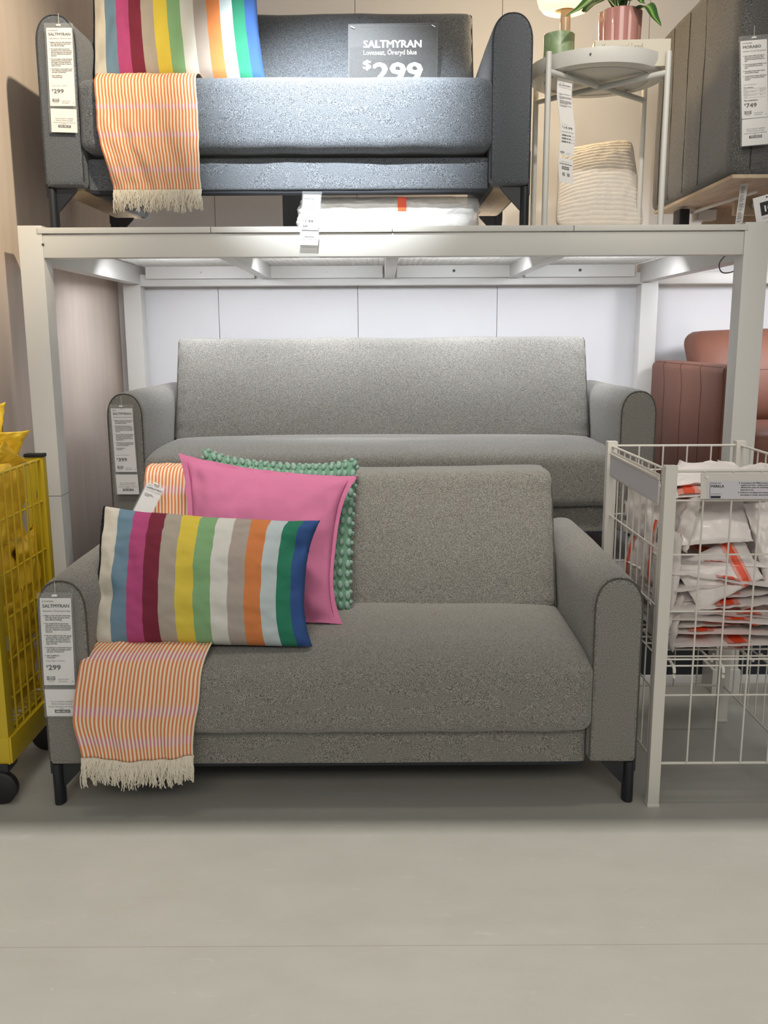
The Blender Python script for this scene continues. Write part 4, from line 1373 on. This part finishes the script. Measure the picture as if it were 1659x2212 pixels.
for x in (0.034, 0.157, 0.28):
    MB().tube(catmull([(x, 0.06, 0.385), (x, 0.004, 0.380), (x + 0.001, -0.010, 0.372), (x + 0.001, -0.011, 0.350)], 5), 0.0042, 8).build('shelf_hook', M['cage'], cg)
# scanning strip on the left side and sign on the front
MB().box(-0.019, -0.0165, 0.02, dp - 0.03, 0.785, 0.862, 0.001).build('label_rail', M['cage'], cg)
MB().box(-0.0205, -0.019, 0.02, dp - 0.03, 0.790, 0.846).build('label_strip', plain('strip_grey_white', (0.58, 0.57, 0.60), 0.5), cg, False)
MB().box(-0.0225, -0.0160, 0.02, dp - 0.03, 0.848, 0.854).build('rail_lip', M['cage'], cg)
sa = at(1515, 1022, 2.140)
sn = empty('shelf_sign', tuple(sa), label='white product sign clipped to the front of the white wire cage', cat='sign')
inv = Matrix.Translation(-sa)
pl = Plane(sa, at(1712, 1022, 2.140), at(1513, 1078, 2.140), 0.285)
o = sheet(pl, 0, 0, 1, 0.285, 0, 0.003).build('holder', M['cage'], None, False); o.parent = sn; o.matrix_parent_inverse = inv
o = sheet(pl, 0.07, 0.085, 1, 0.283, 0.0006, 0.0005).build('printed_card', plain('card_cool_grey', (0.60, 0.58, 0.61), 0.5), None, False); o.parent = sn; o.matrix_parent_inverse = inv
k = Print(pl)
k.rect(0.098, 0.10, 0.102, 0.277, 0.0012)
k.text('Storage case', 0.11, 0.115, 0.022, width=0.105, off=0.0012)
k.text('PÄRKLA', 0.11, 0.158, 0.042, 0.018, width=0.14, off=0.0012)
k.text('21 ¾x19 ¼x7 ½ "', 0.11, 0.236, 0.022, width=0.12, off=0.0012)
k.rect(0.11, 0.25, 0.22, 0.275, 0.0012)
for (yy, s_) in ((0.115, 'The products in the PÄRKLA series help'), (0.138, 'organize your home – saving you time and'), (0.163, 'offering more space for everything that is'), (0.190, 'important to you.'), (0.22, 'Perfect for everything from seasonal'), (0.246, 'decorations to clothes, shoes and bedding.')):
    k.text(s_, 0.435, yy, 0.023, 0.012, width=0.0086 * len(s_), off=0.0012)
k.ellipse(0.42, 0.108, 0.006, 0.006, 0.0012); k.ellipse(0.415, 0.213, 0.006, 0.006, 0.0012)
o = k.build('black_print', M['ink'], None); o.parent = sn; o.matrix_parent_inverse = inv
o = MB().tube([pl(0.06, 0.04, 0.001), pl(0.06, 0.04, 0.004)], 0.004, 12).build('clip', M['clip'], None); o.parent = sn; o.matrix_parent_inverse = inv


# ---- zipped bags in the cage
def make_bag(label, c, th=0.010, zipu=None, seed=0, group='zipped storage bags in the white cage', mat=None, crumple=0.006, barcode=None, zipw=0.035):
    f, nr = pillow_fn(c, th, (0.002, 0.002), seed, crumple=crumple * 0.6, edge=0.0022)
    mb = MB()
    mb.grid(22, 22, lambda u, v: f(u, v, 1)); mb.grid(22, 22, lambda u, v: f(u, v, -1))
    bmesh.ops.remove_doubles(mb.bm, verts=[v for v in mb.bm.verts if v.is_boundary], dist=0.0045)
    o = mb.build('storage_bag', mat or M['bag'])
    tag(o, label, 'bag', group)
    if zipu is not None:
        for (w_, off, mt, nm) in ((zipw * 2.0, 0.0014, 'zipfade', 'zip_edge'), (zipw, 0.0024, 'zip', 'zip_strip')):
            mb = MB()
            mb.grid(6, 22, lambda u, v: f(zipu - w_ / 2 + w_ * u, v * 0.98 + 0.01, 1) + nr * (off + 0.0006 * abs(math.sin(u * 6.3))))
            mb.grid(6, 22, lambda u, v: f(zipu - w_ / 2 + w_ * u, v * 0.98 + 0.01, -1) - nr * (off + 0.0006 * abs(math.sin(u * 6.3))))
            mb.build(nm, M[mt], o)
    if barcode:
        mb = MB()
        (bu, bv, bw, bh) = barcode
        for k in range(9):
            mb.grid(1, 2, lambda u, v: f(bu + bw * (k + 0.5 * u) / 9, bv + bh * v, 1) + nr * 0.002)
        mb.build('barcode', M['ink'], o)
    return o


rnd = random.Random(11)
# lower heap: bags lying roughly flat on the wire shelf
ORD = ['lowest', 'second lowest', 'third lowest', 'fourth lowest', 'fifth lowest', 'sixth from the bottom', 'seventh from the bottom', 'third from the top', 'second from the top', 'topmost']
for i in range(10):
    z = 0.418 + i * 0.0225
    cx = 0.876 + rnd.uniform(-0.012, 0.012)
    cy = 2.37 + rnd.uniform(-0.02, 0.02)
    a = rnd.uniform(-0.10, 0.10)
    tx = rnd.uniform(-0.08, 0.08) + (0.16 if i in (5, 6, 7) else -0.06 if i > 7 else 0.03 * math.sin(i * 1.3))
    ty = rnd.uniform(-0.05, 0.05)
    hx, hy = 0.155 + rnd.uniform(-0.01, 0.004), 0.195 + rnd.uniform(-0.015, 0.0)
    cs = []
    for (sx, sy) in ((-1, 1), (1, 1), (1, -1), (-1, -1)):
        x = sx * hx; y = sy * hy
        cs.append(Vector((cx + x * math.cos(a) - y * math.sin(a), cy + x * math.sin(a) + y * math.cos(a), z + x * tx + y * ty)))
    make_bag('milky zipped bag in the cage, %s in the flat lower heap' % ORD[i], cs, 0.0125, zipu=rnd.uniform(0.3, 0.8), seed=i * 1.7, group='flat bags in the lower heap', crumple=0.008, zipw=0.10)
# feature bags seen through the wires
def B4(pts): return [at(*p) for p in pts]
make_bag('folded milky bag directly behind the product sign of the cage', B4([(1474, 1072, 2.30), (1604, 1068, 2.32), (1628, 1170, 2.195), (1464, 1180, 2.195)]), 0.018, seed=3.3, crumple=0.011)
make_bag('tilted milky bag with a broad orange zip in the middle of the cage front', B4([(1452, 1222, 2.22), (1600, 1150, 2.25), (1650, 1248, 2.185), (1512, 1322, 2.185)]), 0.014, zipu=0.74, seed=5.1, zipw=0.085, crumple=0.005)
make_bag('upright milky bag at the right edge behind the cage wires', B4([(1606, 1088, 2.26), (1690, 1080, 2.26), (1700, 1250, 2.19), (1652, 1262, 2.19)]), 0.018, seed=6.1, crumple=0.010)
make_bag('shaded grey bag below the left end of the tilted zipped bag', B4([(1452, 1225, 2.28), (1520, 1250, 2.28), (1530, 1335, 2.20), (1445, 1335, 2.20)]), 0.014, seed=7.1)
make_bag('topmost milky bag lying at the rear rim of the cage', B4([(1440, 1008, 2.55), (1586, 1000, 2.56), (1620, 1032, 2.30), (1430, 1052, 2.28)]), 0.018, seed=8.6, crumple=0.012)
make_bag('second milky bag from the top with an orange zip end by the cage post', B4([(1425, 1040, 2.50), (1600, 1030, 2.50), (1640, 1062, 2.22), (1440, 1076, 2.22)]), 0.014, zipu=0.25, seed=9.6, crumple=0.010, zipw=0.12)
make_bag('milky bag high at the right rear corner of the cage', B4([(1590, 1012, 2.52), (1690, 1010, 2.5), (1690, 1040, 2.3), (1600, 1035, 2.3)]), 0.02, seed=12.6, crumple=0.012)
make_bag('milky bag lying right under the tilted zipped bag, orange end at right', B4([(1560, 1260, 2.40), (1720, 1235, 2.40), (1720, 1275, 2.20), (1600, 1318, 2.19)]), 0.014, zipu=0.62, seed=10.6, crumple=0.010, zipw=0.10)
make_bag('milky bag sagging at right, just above the lower heap', B4([(1590, 1310, 2.40), (1740, 1300, 2.40), (1740, 1345, 2.19), (1590, 1340, 2.19)]), 0.018, zipu=0.25, seed=14.6, crumple=0.010, zipw=0.08)
# along the left side of the cage (seen through the side wires)
def SB(y0, y1, z0, z1, x=0.712, lean=0.0, dx=0.02):
    return [Vector((x + lean, y1, z1)), Vector((x + dx + lean, y0, z1)), Vector((x + dx, y0, z0)), Vector((x, y1, z0))]
make_bag('white bag with a narrow red zip standing inside the left side wires', SB(2.30, 2.43, 0.53, 0.715, 0.712, 0.01), 0.010, zipu=0.52, seed=20, zipw=0.07, barcode=(0.66, 0.1, 0.2, 0.22))
make_bag('rounded white bag inside the cage close to the front left post', SB(2.185, 2.30, 0.45, 0.71, 0.708, 0.02, 0.01), 0.022, seed=21)
make_bag('upper white bag inside the left wires below the label strip', SB(2.19, 2.33, 0.66, 0.80, 0.735, 0.03), 0.018, seed=22, crumple=0.012)
make_bag('slanting white bag in the middle behind the left side wires', SB(2.34, 2.50, 0.64, 0.80, 0.722, 0.02), 0.016, seed=23, crumple=0.014)
make_bag('white bag with a printed barcode at the rear behind the left side wires', SB(2.50, 2.64, 0.62, 0.82, 0.715, 0.01), 0.016, seed=24, barcode=(0.1, 0.1, 0.3, 0.7))
make_bag('white bag low at the rear left inside the cage', SB(2.42, 2.62, 0.47, 0.64, 0.715, 0.02), 0.02, seed=25, zipu=0.3, zipw=0.08)
make_bag('white bag low at the front left inside the cage', SB(2.19, 2.36, 0.40, 0.55, 0.715, 0.02), 0.016, seed=26, zipu=0.6, zipw=0.08)
make_bag('white bag standing in the middle of the cage behind the front ones', SB(2.30, 2.60, 0.60, 0.84, 0.86, 0.0), 0.05, seed=27, crumple=0.012)
make_bag('white bag standing at the right inside the cage behind the front ones', SB(2.30, 2.60, 0.60, 0.84, 0.97, 0.0), 0.05, seed=28, crumple=0.012)

# ================================================================== YELLOW CART
YX, YY0, YY1, YH = -0.975, 2.205, 2.565, 0.862
yc = empty('wire_cart', (YX, YY0, 0), label='yellow wheeled wire cart filled with yellow bags at the left edge', cat='cart')
def ybox(name, x0, x1, y0, y1, z0, z1, bev=0.002, mat=M['yellow']):
    return MB().box(x0, x1, y0, y1, z0, z1, bev).build(name, mat, yc)
YD = YY1 - YY0
ybox('post', -0.045, 0.0, -0.02, 0.02, 0.12, YH)
for x in (-0.024,):
    p = ybox('post', -0.048, 0.004, YD - 0.012, YD + 0.014, 0.12, YH)
    MB().box(-0.050, 0.006, YD - 0.014, YD + 0.016, YH, YH + 0.010, 0.003).build('post_cap', M['rubber'], p)
    MB().box(-0.020, -0.014, YD - 0.0135, YD - 0.0115, 0.745, 0.765).build('slot', M['gap'], p, False)
ybox('post', -0.52, -0.48, YD - 0.012, YD + 0.014, 0.12, YH)
ybox('post', -0.52, -0.48, -0.02, 0.02, 0.12, YH)
ybox('base_rail', -0.030, 0.006, -0.02, YD + 0.01, 0.108, 0.178)
ybox('base_rail', -0.52, 0.0, -0.022, 0.016, 0.105, 0.178)
ybox('base_rail', -0.52, 0.0, YD - 0.01, YD + 0.012, 0.108, 0.15)
mb = MB()
for i, z in enumerate([0.855, 0.735, 0.595, 0.475, 0.365, 0.265, 0.190]):
    mb.tube([(-0.008, 0.0, z), (-0.008, YD, z)], 0.0045 if i == 0 else 0.0036, 8)
for k in range(1, 8):
    mb.tube([(-0.003, YD * k / 8, 0.17), (-0.003, YD * k / 8, 0.855)], 0.0030, 8)
mb.build('side_grid', M['yellow'], yc)
mb = MB()
for i, z in enumerate([0.855, 0.735, 0.595, 0.475, 0.365, 0.265, 0.190]):
    mb.tube([(-0.50, YD, z), (-0.03, YD, z)], 0.0036, 8)
for k in range(1, 8):
    mb.tube([(-0.50 + 0.47 * k / 8, YD + 0.003, 0.17), (-0.50 + 0.47 * k / 8, YD + 0.003, 0.855)], 0.003, 8)
mb.build('rear_grid', M['yellow'], yc)
mb = MB()
for k in range(12):
    y = 0.01 + (YD - 0.02) * k / 11
    mb.tube([(-0.50, y, 0.182), (-0.01, y, 0.182)], 0.003, 6)
mb.build('floor_grid', M['yellow'], yc)
for (x, y, nm) in ((-0.040, 0.015, 'front'), (-0.035, YD - 0.03, 'rear')):
    wh = MB()
    wh.lathe([(0.0, -0.014), (0.038, -0.014), (0.044, -0.009), (0.044, 0.009), (0.038, 0.014), (0.0, 0.014)], (0, 0, 0), 40)
    for v in wh.bm.verts: v.co = Vector((v.co.x + x + 0.012, v.co.z + y - 0.04, v.co.y + 0.0445))
    wo = wh.build('caster_wheel', M['rubber'], yc)
    MB().box(x - 0.012, x + 0.036, y - 0.045, y + 0.02, 0.085, 0.108, 0.004).box(x - 0.004, x + 0.028, y - 0.022, y - 0.018, 0.05, 0.092, 0.002).build('caster_fork', M['black'], yc)


def crumpled(label, c, seed, amp=0.018, th=0.012, mat=None, group='yellow bags in the cart', name='yellow_bag'):
    f, nr = pillow_fn(c, th, (0.006, 0.006), seed, crumple=0.0)
    mb = MB()
    def g(u, v, s):
        p = f(u, v, s)
        q = Vector((u * 4 + seed, v * 4, s * 0.35))
        q = Vector((u * 1.7 + seed, v * 1.7, s * 0.3))
        r1 = 1 - abs(noise.noise(q)) * 2.2
        r2 = 1 - abs(noise.noise(q * 2.7 + Vector((3, 1, 0)))) * 2.0
        r3 = noise.noise(q * 7)
        return p + nr * (amp * (r1 - 0.4) + amp * 0.42 * (r2 - 0.5) + amp * 0.06 * r3)
    mb.grid(40, 40, lambda u, v: g(u, v, 1)); mb.grid(40, 40, lambda u, v: g(u, v, -1))
    o = mb.build(name, mat or M['yellowbag'])
    return tag(o, label, 'bag', group)


def YB(y0, y1, z0, z1, x=-1.0, lean=0.0, tilt=0.0):
    return [Vector((x + lean, y0, z1 + tilt)), Vector((x + lean, y1, z1)), Vector((x, y1, z0)), Vector((x, y0, z0 + tilt))]
crumpled('yellow bag whose pointed corner sticks out above the cart rim', B4([(-60, 930, 2.38), (66, 928, 2.44), (40, 990, 2.46), (-60, 1010, 2.38)]), 1.1, 0.008)
crumpled('yellow bag with a peak leaning on the cart rim below the pointed one', B4([(-30, 990, 2.36), (8, 948, 2.38), (62, 996, 2.50), (-30, 1040, 2.36)]), 2.3, 0.006)
crumpled('tall narrow yellow bag at the very left edge above the cart', B4([(-60, 880, 2.44), (12, 868, 2.45), (10, 965, 2.42), (-60, 980, 2.40)]), 3.7, 0.008)
crumpled('large yellow bag filling the top of the cart behind the side wires', YB(2.24, 2.50, 0.64, 0.865, -1.012, 0.0, 0.02), 4.9, 0.012)
crumpled('yellow bag in the second row of the cart beside the rear post', YB(2.40, 2.555, 0.50, 0.67, -1.008, -0.005, -0.04), 5.9, 0.012)
crumpled('yellow bag in the second row of the cart near the left edge', YB(2.22, 2.42, 0.46, 0.65, -1.016, 0.0, 0.03), 6.9, 0.014)
crumpled('yellow bag in the third row of the cart with sharp folds', YB(2.22, 2.40, 0.31, 0.50, -1.012, 0.0, 0.0), 7.3, 0.016)
crumpled('yellow bag in the third row of the cart near the rear post', YB(2.36, 2.545, 0.36, 0.55, -1.010, 0.0, -0.02), 8.8, 0.014)
crumpled('lowest yellow bag of the cart resting on its floor grid', YB(2.23, 2.49, 0.20, 0.37, -1.012, 0.0, 0.0), 9.1, 0.014)
crumpled('crumpled yellow bag between the lowest and third rows of the cart', YB(2.24, 2.40, 0.25, 0.42, -1.03, 0.0, 0.0), 10.1, 0.018)
crumpled('big yellow bag deep inside the cart behind the others', YB(2.26, 2.42, 0.24, 0.80, -1.08, 0.0, 0.0), 11.1, 0.02, 0.03)
tag(MB().box(-0.9935, -0.9925, 2.235, 2.275, 0.385, 0.425, 0, Matrix.Rotation(0.0, 4, 'X')).build('paper_slip', M['paper'], None, False), 'small white paper slip among the yellow bags in the cart', 'paper')
